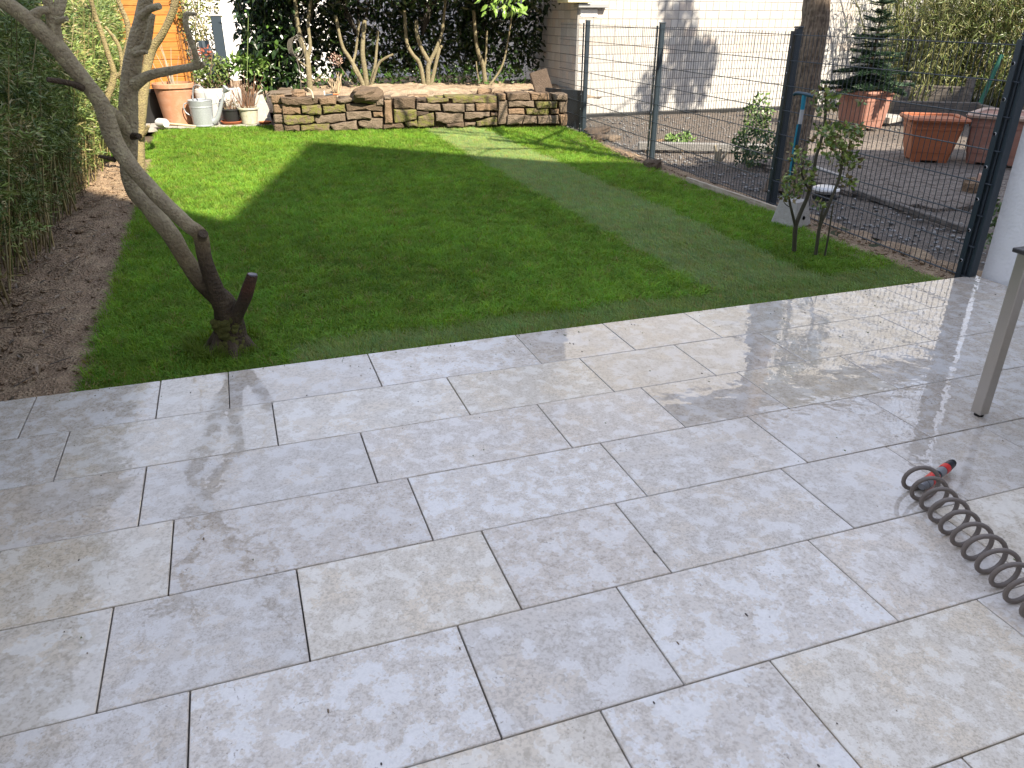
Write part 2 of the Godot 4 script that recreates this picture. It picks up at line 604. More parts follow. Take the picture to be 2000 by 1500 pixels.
	tmat("pink_rim", mix_tex(256, Color(0.46, 0.34, 0.27), [[bytes(14, 0.04, 256), Color(0.34, 0.22, 0.17), 0.5, 0.8, 0.7]]), 2.0, 0.7)
	tmat("dirty_white", mix_tex(512, Color(0.480, 0.464, 0.368), [[n1, Color(0.336, 0.320, 0.208), 0.45, 0.75, 0.7], [n3, Color(0.544, 0.536, 0.480), 0.6, 0.8, 0.7]]), 3.0, 0.7)
	mat("black_pot", lin(0.02, 0.02, 0.022), 0.45)
	mat("saucer", lin(0.42, 0.13, 0.06), 0.7)
	mat("handle_wood", lin(0.5, 0.4, 0.26), 0.6)
	mat("blue_post", lin(0.03, 0.045, 0.062), 0.42)
	mat("green_paint", lin(0.015, 0.12, 0.08), 0.6)
	mat("orange_bit", lin(0.6, 0.16, 0.05), 0.5)
	mat("brick_pink", lin(0.4, 0.24, 0.18), 0.85)
	mat("membrane", lin(0.02, 0.02, 0.02), 0.5)
	var glass := mat("pane", Color(0.03, 0.035, 0.04), 0.05)
	glass.metallic_specular = 0.6
	leafmat("leaf", 0.4, 0.35)
	leafmat("glossy_leaf", 0.3, 0.25)
	leafmat("grass_blade", 0.7, 0.9).metallic_specular = 0.28
	leafmat("needle", 0.6, 0.15)


# ---------------------------------------------------------------- builders
func tree_limb(t: Node3D, called: String, pts: Array, rad: Array, m: String, jit := 0.14, steps := 6, sides := 14, cols: Array = []) -> MeshInstance3D:
	var b := MB.new()
	b.tube(pts, rad, sides, steps, jit, noise(5 + pts.size(), 0.35, 3), true, cols)
	return obj(called, b, M[m], t)


func grow(t: Node3D, called: String, from: Vector3, dir: Vector3, length: float, r0: float, m: String, depth: int) -> void:
	var pts := [from]
	var rad := [r0]
	var p := from
	var d := dir.normalized()
	for i in 4:
		d = (d + randdir() * 0.22 + Vector3.UP * 0.1).normalized()
		p += d * length / 4
		pts.append(p)
		rad.append(lerpf(r0, r0 * 0.45, (i + 1) / 4.0))
	tree_limb(t, called, pts, rad, m, 0.1, 3, 8)
	if depth > 0:
		for k in 3:
			var at: Vector3 = pts[2 + k % 3]
			grow(t, "twig" if depth == 1 else "branch", at, (d + randdir() * 0.75).normalized(), length * 0.6, r0 * 0.42, m, depth - 1)


func clump_leaves(ctr: Vector3, size: Vector3, count: int, cols: Array, s0: float, s1: float, xf: Array, out: Array, up := 0.5, shell := 0.0) -> void:
	for i in count:
		var d := randdir()
		var r := pow(rng.randf(), 1.0 / 3.0)
		r = maxf(r, shell * rng.randf())
		var p := ctr + d * r * size
		var look := (randdir() + Vector3(d.x, up * rnd(-0.6, 1.0), d.z)).normalized()
		var bs := facing(look, randdir()).scaled(Vector3.ONE * rnd(s0, s1))
		xf.append(Transform3D(bs, p))
		var c: Color = cols[rng.randi() % cols.size()]
		out.append(c * rnd(0.75, 1.25))


func potted_stems(t: Node3D, n: int, base_r: float, y0: float, h0: float, h1: float, spread: float, r: float, m: String) -> void:
	for i in n:
		var a := rnd(0, TAU)
		var s := Vector3(cos(a), 0, sin(a)) * rnd(0.0, base_r) + Vector3.UP * y0
		var h := rnd(h0, h1)
		var e := s + Vector3(cos(a) * spread * rnd(0.2, 1.0), h, sin(a) * spread * rnd(0.2, 1.0))
		var b := MB.new()
		b.tube([s, s.lerp(e, 0.5) + randdir() * 0.03, e], [r, r * 0.8, r * 0.5], 6, 2)
		obj("stem", b, M[m], t)


func square_ring(s: float, y: float, cut: float) -> Array:
	var q := []
	for k in 4:
		var a := k * PI / 2
		for o in [Vector2(s, -s + cut), Vector2(s, s - cut)]:
			var w: Vector2 = o.rotated(a)
			q.append(Vector3(w.x, y, w.y))
	return q


func square_planter(called: String, label: String, at: Vector3, turn: float, s_top: float, s_bot: float, h: float, m: String, rim: String) -> Node3D:
	var t := thing(called, label, "planter", at, turn, "plastic planters beyond the fence")
	var b := MB.new()
	b.loft([square_ring(s_bot, 0.025, 0.03), square_ring(lerpf(s_bot, s_top, 0.2), h * 0.22, 0.03)], true)
	b.loft([square_ring(lerpf(s_bot, s_top, 0.2) + 0.006, h * 0.225, 0.03), square_ring(lerpf(s_bot, s_top, 0.75), h * 0.72, 0.03), square_ring(lerpf(s_bot, s_top, 0.76) + 0.006, h * 0.73, 0.03), square_ring(lerpf(s_bot, s_top, 0.8) + 0.006, h * 0.77, 0.03), square_ring(lerpf(s_bot, s_top, 0.81), h * 0.78, 0.03), square_ring(s_top * 0.97, h * 0.9, 0.03)], false)
	b.loft([square_ring(s_top * 0.92, h * 0.95, 0.03), square_ring(s_top * 0.9, h * 0.7, 0.03), square_ring(s_top * 0.88, h * 0.62, 0.03)], true)
	obj("body", b, M[m], t)
	var r := MB.new()
	r.loft([square_ring(s_top * 0.97, h * 0.9, 0.04), square_ring(s_top + 0.035, h * 0.905, 0.05), square_ring(s_top + 0.045, h * 0.95, 0.05), square_ring(s_top + 0.03, h * 0.995, 0.05), square_ring(s_top * 0.97, h, 0.04), square_ring(s_top * 0.92, h * 0.98, 0.03), square_ring(s_top * 0.92, h * 0.9, 0.03)], false)
	obj("rim", r, M[rim], t)
	for k in 4:
		var f := MB.new()
		var o := Vector2(s_bot - 0.06, s_bot - 0.06).rotated(k * PI / 2)
		f.box(Vector3(o.x, 0.014, o.y), Vector3(0.1, 0.03, 0.1), 0.004)
		obj("foot", f, M[m], t)
	var e := MB.new()
	e.loft([square_ring(s_top * 0.9, h * 0.72, 0.03), square_ring(s_top * 0.5, h * 0.75, 0.02)], true)
	obj("potting_soil", e, M["dark_soil"], t)
	return t


func round_pot(t: Node3D, r0: float, r1: float, h: float, lip: float, m: String, sx := 1.0, sz := 1.0) -> void:
	var b := MB.new()
	b.lathe([Vector2(0, 0), Vector2(r0 * 0.97, 0), Vector2(r0, 0.008), Vector2(lerpf(r0, r1, 0.88), h * 0.88), Vector2(r1 + lip, h * 0.89), Vector2(r1 + lip, h * 0.98), Vector2(r1 + lip - 0.008, h), Vector2(r1 - 0.01, h), Vector2(r1 - 0.015, h * 0.8)], 36, sx, sz)
	obj("body", b, M[m], t)
	var e := MB.new()
	e.lathe([Vector2(r1 - 0.012, h * 0.86), Vector2(r1 * 0.5, h * 0.89), Vector2(0, h * 0.9)], 24, sx, sz)
	obj("potting_soil", e, M["dark_soil"], t)


func rock(called: String, label: String, at: Vector3, size: Vector3, m: String, s: int, group := "", turn := 0.0) -> MeshInstance3D:
	var b := MB.new()
	var q := noise(s, 0.9, 3)
	var sm := SphereMesh.new()
	sm.radial_segments = 14
	sm.rings = 8
	var a := sm.get_mesh_arrays()
	var vs: PackedVector3Array = a[Mesh.ARRAY_VERTEX]
	var ids: PackedInt32Array = a[Mesh.ARRAY_INDEX]
	var w := []
	for p in vs:
		var d := p.normalized()
		var k := 1.0 + 0.35 * q.get_noise_3dv(d * 1.2)
		var box := d / maxf(maxf(absf(d.x), absf(d.y)), absf(d.z))
		w.append((d.lerp(box, 0.55) * k * size * 0.5).rotated(Vector3.UP, turn))
	for i in range(0, ids.size(), 3):
		b.tri(w[ids[i]], w[ids[i + 1]], w[ids[i + 2]], w[ids[i]] + w[ids[i + 1]] + w[ids[i + 2]])
	var o := obj(called, b, M[m], self)
	o.position = at + Vector3.UP * size.y * 0.42
	tag(o, label, "stone", group)
	return o


func bevel_poly(b: MB, poly: Array, z0: float, z1: float, bev: float, s: int) -> void:
	# a rough stone: outline on the plane z, front at z1
	var q := noise(s, 0.9, 2)
	var pts := []
	var m := poly.size()
	for i in m:
		var a: Vector2 = poly[i]
		var e: Vector2 = poly[(i + 1) % m]
		var k := int(maxf(1.0, round(a.distance_to(e) / 0.07)))
		for j in k:
			var p := a.lerp(e, float(j) / k)
			if j > 0:
				p += Vector2(q.get_noise_2d(p.x * 13.0, p.y * 13.0), q.get_noise_2d(p.x * 13.0 + 50.0, p.y * 13.0)) * 0.012
			pts.append(p)
	var ctr := Vector2()
	for p in pts:
		ctr += p
	ctr /= pts.size()
	var mid := []
	var front := []
	for p in pts:
		var d: Vector2 = (ctr - p)
		var l := d.length()
		mid.append(p + d / l * bev * 0.35)
		front.append(p + d / l * minf(bev * 1.4, l * 0.4))
	var zf := func(p: Vector2, k: float) -> float: return k + q.get_noise_2d(p.x * 9.0, p.y * 9.0) * 0.016
	for i in pts.size():
		var j := (i + 1) % pts.size()
		var o2: Vector2 = ((pts[i] + pts[j]) * 0.5 - ctr).normalized()
		var A := Vector3(pts[i].x, pts[i].y, z0)
		var B := Vector3(pts[j].x, pts[j].y, z0)
		var C := Vector3(pts[i].x, pts[i].y, z1 - bev)
		var D := Vector3(pts[j].x, pts[j].y, z1 - bev)
		var E := Vector3(mid[i].x, mid[i].y, zf.call(mid[i], z1 - bev * 0.3))
		var F := Vector3(mid[j].x, mid[j].y, zf.call(mid[j], z1 - bev * 0.3))
		var G := Vector3(front[i].x, front[i].y, zf.call(front[i], z1))
		var H := Vector3(front[j].x, front[j].y, zf.call(front[j], z1))
		var o := Vector3(o2.x, o2.y, 0)
		b.quad(A, B, D, C, o)
		b.quad(C, D, F, E, o + Vector3(0, 0, 0.4))
		b.quad(E, F, H, G, Vector3(o2.x, o2.y, 1.5))
		b.tri(G, H, Vector3(ctr.x, ctr.y, z1 + 0.004), Vector3(0, 0, 1))


func ground_patch(called: String, x0: float, x1: float, z0: float, z1: float, y: float, nx: int, nz: int, amp: float, m: String, f := 2.5, edge := 0.0, hill = null, skew := 0.0) -> MeshInstance3D:
	var q := noise(hash(called) % 1000, f * 0.1, 4)
	var b := MB.new()
	var hgt := func(x: float, z: float) -> float: return y + amp * q.get_noise_2d(x * 10.0, z * 10.0) + (hill_at(x, z) if hill else 0.0)
	for i in nz + 1:
		for j in nx + 1:
			var x := lerpf(x0, x1, float(j) / nx)
			var z := lerpf(z0, z1, float(i) / nz)
			if edge > 0.0:
				x += edge * q.get_noise_2d(x * 30.0, z * 30.0) * (1.0 if (j == 0 or j == nx) else 0.0)
			z += skew * (x - x0)
			var e := 0.02
			var h: float = hgt.call(x, z)
			var nn := Vector3(h - hgt.call(x + e, z), e, h - hgt.call(x, z + e)).normalized()
			b.put(Vector3(x, h, z), nn, Vector2(x, z))
	for i in nz:
		for j in nx:
			var a := i * (nx + 1) + j
			var w := a + nx + 1
			var up := (b.v[w] - b.v[a]).cross(b.v[a + 1] - b.v[a]).y > 0.0
			b.ix.append_array(PackedInt32Array([a, a + 1, w, a + 1, w + 1, w]) if up else PackedInt32Array([a, w, a + 1, a + 1, w, w + 1]))
	var o := obj(called, b, M[m], self)
	structure(o)
	return o


func hill_at(x: float, z: float) -> float:
	# the loose earth heaped in the raised bed
	var d := Vector2((x - 2.6) / 1.2, (z + 12.75) / 0.8).length()
	return 0.13 * exp(-d * d) + 0.05 * smoothstep(-12.0, -14.0, z)


func _ready() -> void:
	rng.seed = 20240407
	# camera, sky, sun, exposure
	var cam := Camera3D.new()
	cam.name = "camera"
	cam.position = Vector3(0, 1.5664, 0)
	cam.rotation_degrees = Vector3(-25.8686, -19.4189, 0.2302)
	cam.fov = 53.13
	cam.near = 0.05
	cam.far = 300.0
	add_child(cam)
	cam.current = true
	var we := WorldEnvironment.new()
	we.name = "environment"
	var env := Environment.new()
	var sky := Sky.new()
	var sm := ProceduralSkyMaterial.new()
	sm.sky_top_color = Color(0.75, 0.798, 0.912)
	sm.sky_horizon_color = Color(0.95, 0.957, 0.975)
	sm.sky_curve = 0.3
	sm.sky_energy_multiplier = 0.86
	sm.ground_bottom_color = Color(0.3, 0.29, 0.27)
	sm.ground_horizon_color = Color(0.55, 0.56, 0.56)
	sm.sun_angle_max = 8.0
	sky.sky_material = sm
	env.background_mode = Environment.BG_SKY
	env.sky = sky
	env.tonemap_mode = Environment.TONE_MAPPER_LINEAR
	env.tonemap_exposure = 2.5
	env.sdfgi_enabled = true
	env.ssao_enabled = true
	env.ssil_enabled = true
	we.environment = env
	add_child(we)
	var sun := DirectionalLight3D.new()
	sun.name = "sun"
	sun.basis = Basis.looking_at(-Vector3(0.2542, 0.6691, 0.6983))
	sun.light_color = Color(1.0, 0.95, 0.87)
	sun.light_energy = 1.6
	sun.light_angular_distance = 0.53
	sun.shadow_enabled = true
	add_child(sun)

	make_materials()
	build_ground()
	build_terrace()
	build_buildings()
	build_stone_wall()
	build_fence()
	build_lawn()
	build_trees()
	build_hedge()
	build_laurels()
	build_neighbour_garden()
	build_pots()
	build_near_things()


func build_ground() -> void:
	structure(ground_patch("ground", -45, 45, -60, 30, -0.12, 8, 8, 0.0, "dark_soil"))
	ground_patch("path", -1.75, -0.8, -10.4, -3.60, -0.045, 40, 150, 0.035, "soil", 3.0)
	ground_patch("border_strip", 4.15, 4.75, -11.7, -3.60, -0.04, 12, 120, 0.03, "soil", 4.0)
	ground_patch("yard", 4.7, 16.0, -12.62, -2.0, -0.05, 60, 60, 0.03, "gravel", 1.4)
	ground_patch("back_garden", -8.0, 14.0, -30.0, -14.6, -0.02, 20, 20, 0.05, "soil", 0.6)
	ground_patch("bed_soil", 0.72, 5.5, -15.2, -12.22, 0.37, 70, 50, 0.05, "sand", 3.0, 0.0, true, 0.177)
	# loose crumbs and litter
	var lump := SphereMesh.new()
	lump.radial_segments = 6
	lump.rings = 3
	lump.radius = 0.5
	lump.height = 1.0
	var xf := []
	for i in 1500:
		var z := rnd(-10.3, -3.7)
		var x := -1.5 + pow(rng.randf(), 1.6) * 0.65
		var s := rnd(0.008, 0.035) * rnd(0.5, 1.0)
		xf.append(Transform3D(Basis(randdir(), rnd(0, TAU)).scaled(Vector3(s, s * 0.6, s * 1.2)), Vector3(x, -0.04, z)))
	scatter("soil_crumbs", lump, M["soil"], xf, []).set_meta("label", "brown soil crumbs strewn along the path by the hedge")
	var cl := []
	for i in 90:
		var s := rnd(0.03, 0.085)
		cl.append(Transform3D(Basis(randdir(), rnd(0, TAU)).scaled(Vector3(s, s * 0.6, s * 1.2)), Vector3(-1.5 + pow(rng.randf(), 2.0) * 0.35, -0.045, rnd(-10.0, -3.8))))
	scatter("soil_clods", lump, M["soil"], cl, []).set_meta("label", "larger clods of earth at the foot of the bamboo hedge")
	var tw := MB.new()
	tw.tube([Vector3(-0.5, 0, 0), Vector3(0, 0.03, 0.06), Vector3(0.5, 0, 0)], [0.018, 0.02, 0.012], 5, 2)
	var tx := []
	var tc := []
	for i in 110:
		var s := rnd(0.04, 0.13)
		tx.append(Transform3D(Basis(Vector3.UP, rnd(0, TAU)).scaled(Vector3(s, 0.14, 0.14)), Vector3(-1.5 + pow(rng.randf(), 1.8) * 0.55, -0.02, rnd(-9.6, -3.8))))
		tc.append([Color(0.06, 0.045, 0.035), Color(0.26, 0.2, 0.12), Color(0.16, 0.12, 0.08)][rng.randi() % 3])
	scatter("fallen_twigs", tw.mesh(), M["leaf"], tx, tc).set_meta("label", "thin fallen twigs and cane bits on the bare path")
	xf = []
	for i in 900:
		var s := rnd(0.01, 0.035)
		xf.append(Transform3D(Basis(randdir(), rnd(0, TAU)).scaled(Vector3(s, s * 0.7, s * 1.2)), Vector3(rnd(4.3, 4.62), -0.03, rnd(-11.2, -3.7))))
	scatter("border_crumbs", lump, M["soil"], xf, []).set_meta("label", "loose earth crumbs under the mesh fence")
	xf = []
	var cc := []
	for i in 5200:
		var s := rnd(0.012, 0.04) * rnd(0.6, 1.1)
		var p := Vector3(4.8 + pow(rng.randf(), 1.4) * 7.0, -0.035, rnd(-12.4, -3.2))
		if p.x > 5.5 and p.z > -9.5 and rng.randf() < 0.75:
			continue
		xf.append(Transform3D(Basis(randdir(), rnd(0, TAU)).scaled(Vector3(s, s * 0.7, s * 1.2)), p))
		cc.append(Color(1, 1, 1) * rnd(0.3, 1.2) * 0.22)
	scatter("pebbles", lump, M["leaf"], xf, cc).set_meta("label", "grey pebbles spread over the yard beyond the fence")
	xf = []
	cc = []
	var dead := leaf_mesh(0.045, 0.02, 0.3, 0.2)
	for i in 420:
		var p := Vector3(-1.5 + pow(rng.randf(), 1.5) * 0.5, -0.02, rnd(-10.2, -3.7))
		if i % 3 == 0:
			p = Vector3(rnd(4.75, 9.0), -0.015, rnd(-11.0, -3.4))
		xf.append(Transform3D(Basis(Vector3.UP, rnd(0, TAU)) * Basis(Vector3.RIGHT, rnd(-0.4, 0.4)) * Basis().scaled(Vector3.ONE * rnd(0.6, 1.3)), p))
		cc.append(Color(0.22, 0.16, 0.1) * rnd(0.3, 1.4))
	scatter("dead_leaves", dead, M["leaf"], xf, cc).set_meta("label", "dry fallen leaves on bare earth")


func build_terrace() -> void:
	var t := Node3D.new()
	t.name = "terrace"
	structure(t)
	add_child(t)
	var z0 := -3.6185
	var b := MB.new()
	b.box(Vector3(0.6, -0.075, (z0 + 3.0) / 2 + 0.004), Vector3(8.0, 0.12, 3.0 - z0 - 0.008))
	obj("joint_bed", b, M["joint"], t)
	var rows := [[-2.483, -1.188, -0.439, 1.24, 3.23, 4.527, 5.823, 7.591, 9.409], [-2.005, 0.006, 2.01, 3.733, 5.084, 6.381, 8.416, 10.222], [-1.209, 0.823, 2.778, 4.068, 5.368, 6.888, 8.985], [-0.927, 1.099, 3.077, 4.821, 6.346, 7.625], [-1.296, 0.001, 1.51, 2.752, 4.503, 5.761, 7.044], [-0.751, 1.021, 2.268, 4.022, 5.341], [1.665, 2.918, 4.741], [3.521]]
	for k in 17:
		var cuts: Array = rows[k] if k < rows.size() else []
		var us := []
		for c in cuts:
			us.append(c * 0.4)
		if us.is_empty():
			us.append(rnd(-0.4, 0.4))
		while us[0] > -3.2:
			us.push_front(us[0] - [0.52, 0.7, 0.8][rng.randi() % 3])
		while us[-1] < 4.54:
			us.append(us[-1] + [0.52, 0.7, 0.8][rng.randi() % 3])
		for i in us.size() - 1:
			var x0: float = us[i] + 0.0022
			var x1: float = minf(us[i + 1], 4.545) - 0.0022
			if x1 - x0 < 0.02 or x0 > 4.5:
				continue
			var za := z0 + k * 0.4 + 0.002
			var zb := z0 + (k + 1) * 0.4 - 0.002
			var s := MB.new()
			var lift := rnd(-0.0006, 0.0006)
			s.box(Vector3((x0 + x1) / 2, -0.0152 + lift, (za + zb) / 2), Vector3(x1 - x0, 0.03, zb - za), 0.0022)
			var off := Vector2(rnd(0, 5), rnd(0, 5))
			var zoom := rnd(0.6, 1.35)
			var flip := 1.0 if rng.randf() < 0.5 else -1.0
			for j in s.uv.size():
				s.uv[j] = s.uv[j] * flip * zoom + off
			# wet towards the fence, damp at the left, drier near the house
			var cx := (x0 + x1) / 2
			var cz := (za + zb) / 2
			var wet := 0
			if cx > 1.35 + (cz + 3.6) * 0.3 and cz < -1.7:
				wet = 2
			elif cx < 0.35 - (cz + 3.6) * 0.15 and cz < -1.3:
				wet = 1
			elif cz < -2.3 and rng.randf() < 0.35:
				wet = 1
			obj("paving_slab", s, M["limestone_%d_%d" % [wet, rng.randi() % 6]], t)


	# grit, specks and blown bits of grass on the slabs
	var xf := []
	var cc := []
	for i in 260:
		var z := rnd(-3.6, -0.4)
		if i % 2:
			z = -3.6 + pow(rng.randf(), 2.0) * 0.25
		var sz := rnd(0.002, 0.007)
		xf.append(Transform3D(Basis(Vector3.UP, rnd(0, TAU)).scaled(Vector3(sz, sz * 0.5, sz * rnd(1.0, 3.0))), Vector3(rnd(-1.6, 4.4), 0.001, z)))
		cc.append([Color(0.05, 0.035, 0.025), Color(0.1, 0.14, 0.03), Color(0.16, 0.11, 0.06)][rng.randi() % 3])
	var speck := SphereMesh.new()
	speck.radial_segments = 6
	speck.rings = 3
	scatter("grit", speck, M["leaf"], xf, cc).set_meta("label", "dark specks of soil and grass scattered over the pale slabs")


func brick_wall(t: Node3D, origin: Vector3, along: Vector3, out: Vector3, length: float, y0: float, rows: int, part_rows: Array, part_len: float) -> void:
	var rest := MB.new()
	var h := 0.1325
	var bs := Basis(along, Vector3.UP, out)
	var meshes := {}
	for r in rows:
		var w := 0.26 if r % 2 == 0 else 0.13
		var x := 0.0 if r % 2 == 0 else 0.0
		if r % 4 == 2:
			x = -0.13
		while x < length:
			var a := maxf(x, 0.0) + 0.005
			var e := minf(x + w, length) - 0.005
			x += w
			if e - a < 0.02:
				continue
			var c := origin + along * (a + e) / 2 + Vector3.UP * (y0 + (r + 0.5) * h) + out * rnd(-0.0012, 0.0012)
			if r in part_rows and a < part_len:
				var key := snappedf(e - a, 0.001)
				if not meshes.has(key):
					var m := MB.new()
					m.box(Vector3(), Vector3(e - a, h - 0.011, 0.06), 0.004)
					meshes[key] = m.mesh()
				var o := put("brick", meshes[key], M["lime_brick_%d" % (rng.randi() % 4)], t, c - t.position)
				o.basis = bs
			else:
				rest.box(c - t.position, Vector3(e - a, h - 0.011, 0.06), 0.004, bs)
	var o2 := obj("brickwork", rest, M["lime_brick_0"], t)
	o2.set_meta("kind", "stuff")


func build_buildings() -> void:
	# white brick house beyond the fence
	var t := thing("brick_house", "white brick house whose corner stands behind the raised bed", "house", Vector3(5.55, 0, -12.6))
	var b := MB.new()
	b.box(Vector3(4.997, 3.05, -3.016), Vector3(10.042, 6.5, 6.08))
	obj("wall", b, M["mortar"], t)
	brick_wall(t, Vector3(5.55, 0, -12.6), Vector3.RIGHT, Vector3.BACK, 10.0, -0.13, 48, [8, 9, 10, 11, 12, 13], 5.6)
	brick_wall(t, Vector3(5.55, 0, -12.6), Vector3.FORWARD, Vector3.LEFT, 6.0, -0.13, 48, [4, 5, 6, 7, 8, 9, 10, 11, 12, 13], 2.2)
	b = MB.new()
	b.box(Vector3(-0.06, 1.755, -0.03), Vector3(0.42, 0.115, 0.44), 0.006)
	obj("coping", b, M["sill_cream"], t)
	b = MB.new()
	b.box(Vector3(0.2, 1.655, 0.04), Vector3(0.52, 0.055, 0.2), 0.005)
	obj("sill", b, M["zinc"], t)
	b = MB.new()
	b.box(Vector3(0.17, 1.55, 0.034), Vector3(0.3, 0.11, 0.02), 0.005)
	obj("plaster_patch", b, M["plaster"], t)
	b = MB.new()
	for s in [[Vector3(-0.4, 6.25, 0.5), Vector3(-0.4, 6.25, -6.6), Vector3(-0.4, 6.55, -3.05)], [Vector3(10.4, 6.25, 0.5), Vector3(10.4, 6.25, -6.6), Vector3(10.4, 6.55, -3.05)]]:
		b.tri(s[0], s[1], s[2], s[0] - Vector3(5, 5, -3))
	b.quad(Vector3(-0.4, 6.25, 0.5), Vector3(10.4, 6.25, 0.5), Vector3(10.4, 6.55, -3.05), Vector3(-0.4, 6.55, -3.05), Vector3(0, 1, 1))
	b.quad(Vector3(-0.4, 6.25, -6.6), Vector3(10.4, 6.25, -6.6), Vector3(10.4, 6.55, -3.05), Vector3(-0.4, 6.55, -3.05), Vector3(0, 1, -1))
	b.quad(Vector3(-0.4, 6.25, 0.5), Vector3(10.4, 6.25, 0.5), Vector3(10.4, 6.25, -6.6), Vector3(-0.4, 6.25, -6.6), Vector3(0, -1, 0))
	obj("roof", b, M["window_frame"], t)
	b = MB.new()
	b.box(Vector3(5.0, -0.03, 0.06), Vector3(9.9, 0.07, 0.06), 0.01)
	obj("plinth_strip", b, M["membrane"], t)
	# far white house behind the laurels
	t = thing("far_house", "bright white house wall glimpsed through the dark laurels", "house", Vector3(-2, 0, -22))
	b = MB.new()
	b.box(Vector3(4.0, 2.2, -2.5), Vector3(13.0, 4.5, 5.0))
	obj("wall", b, M["plaster"], t)
	b = MB.new()
	b.loft([[Vector3(-2.9, 4.45, 0.4), Vector3(10.9, 4.45, 0.4), Vector3(10.9, 4.45, -5.4), Vector3(-2.9, 4.45, -5.4)], [Vector3(-2.9, 6.3, -2.4), Vector3(10.9, 6.3, -2.4), Vector3(10.9, 6.3, -2.6), Vector3(-2.9, 6.3, -2.6)]])
	obj("roof", b, M["roof_tile"], t)
	# the terrace's own house, behind the viewer: its gable throws the shade over terrace and lawn
	t = thing("terrace_house", "gabled white house that the terrace belongs to", "house", Vector3(0, 0, 3.0))
	b = MB.new()
	var sil := [Vector2(-13.000, 11.696), Vector2(2.235, 11.896), Vector2(2.835, 11.096), Vector2(3.429, 9.342), Vector2(6.077, 13.367), Vector2(7.807, 10.971), Vector2(9.167, 10.444), Vector2(15.278, 10.444), Vector2(15.279, 13.644), Vector2(24.278, 13.644)]
	var A := []
	var B := []
	for p in sil:
		A.append(Vector3(p.x, p.y, 0))
		B.append(Vector3(p.x, p.y, 7.0))
	for i in sil.size() - 1:
		if sil[i + 1].x - sil[i].x < 0.01:
			continue
		var lo := Vector3(sil[i].x, -0.1, 0)
		var hi := Vector3(sil[i + 1].x, -0.1, 0)
		b.quad(lo, hi, A[i + 1], A[i], Vector3.FORWARD)
		b.quad(lo + Vector3(0, 0, 7), hi + Vector3(0, 0, 7), B[i + 1], B[i], Vector3.BACK)
	var n := sil.size() - 1
	for i in [0, n]:
		var lo := Vector3(sil[i].x, -0.1, 0)
		b.quad(lo, lo + Vector3(0, 0, 7), B[i], A[i], Vector3(-1 if i == 0 else 1, 0, 0))
	obj("wall", b, M["plaster"], t)
	b = MB.new()
	for i in n:
		b.quad(A[i] + Vector3(0, 0.02, -0.02), A[i + 1] + Vector3(0, 0.02, -0.02), B[i + 1] + Vector3(0, 0.02, 0), B[i] + Vector3(0, 0.02, 0), Vector3.UP)
	obj("roof", b, M["roof_tile"], t)
	for k in 3:
		b = MB.new()
		b.box(Vector3(-3.0 + k * 3.2, 1.1, -0.03), Vector3(1.9, 2.2, 0.06), 0.01)
		var f := obj("door", b, M["window_frame"], t)
		b = MB.new()
		b.box(Vector3(-3.0 + k * 3.2, 1.12, -0.07), Vector3(1.7, 2.0, 0.01))
		obj("pane", b, M["pane"], f)
	# white wall end beside the fence
	b = MB.new()
	b.box(Vector3(4.72, 1.3, (3.0 - 3.6) / 2), Vector3(0.3, 2.8, 3.0 + 3.6), 0.008)
	var w := obj("garden_wall", b, M["plaster"], self)
	tag(w, "smooth white rendered wall beside the dark fence post", "wall")
	# orange timber shed
	t = thing("timber_shed", "orange timber shed with horizontal boards behind the trees", "shed", Vector3(-0.45, 0, -14.0))
	b = MB.new()
	b.box(Vector3(-0.85, 1.1, -1.0), Vector3(1.64, 2.3, 1.94))
	obj("frame", b, M["old_timber"], t)
	for k in 18:
		b = MB.new()
		b.box(Vector3(-0.83, 0.06 + k * 0.125, 0.0), Vector3(1.5, 0.121, 0.03), 0.006)
		obj("board", b, M["orange_wood_%d" % (rng.randi() % 3)], t)
		b = MB.new()
		b.box(Vector3(-1.69, 0.06 + k * 0.125, -1.0), Vector3(0.03, 0.121, 1.9), 0.006)
		obj("board", b, M["orange_wood_%d" % (rng.randi() % 3)], t)
		b = MB.new()
		b.box(Vector3(-0.01, 0.06 + k * 0.125, -1.0), Vector3(0.03, 0.121, 1.9), 0.006)
		obj("board", b, M["orange_wood_%d" % (rng.randi() % 3)], t)
	for x in [-1.63, -0.05]:
		b = MB.new()
		b.box(Vector3(x, 1.12, 0.022), Vector3(0.11, 2.24, 0.03), 0.006)
		obj("corner_board", b, M["orange_wood_1"], t)
	b = MB.new()
	b.box(Vector3(-0.85, 2.3, -0.9), Vector3(2.1, 0.08, 2.5), 0.01)
	obj("roof", b, M["old_timber"], t)
	# leaning trellis at the shed's corner
	t = thing("trellis", "dark wire trellis leaning on the shed's right corner", "trellis", Vector3(-0.42, 0, -13.86))
	for k in 5:
		b = MB.new()
		b.tube([Vector3(-0.08 + k * 0.06, 0, 0.02 * k), Vector3(-0.12 + k * 0.06, 1.35, 0.02 * k)], [0.004, 0.004], 6)
		obj("upright_wire", b, M["fence_dark"], t)
	for k in 10:
		b = MB.new()
		b.tube([Vector3(-0.1, 0.1 + k * 0.13, 0.006), Vector3(0.16, 0.1 + k * 0.13, 0.086)], [0.003, 0.003], 6)
		obj("cross_wire", b, M["fence_dark"], t)
	# weathered plank screen between hedge and shed
	t = thing("plank_screen", "weathered grey plank screen between hedge and orange shed", "screen", Vector3(-2.05, 0, -12.9))
	for k in 5:
		b = MB.new()
		b.box(Vector3(-0.02, 0.85, -0.6 + k * 0.15), Vector3(0.03, 1.75, 0.135), 0.006)
		obj("plank", b, M["old_timber"], t)


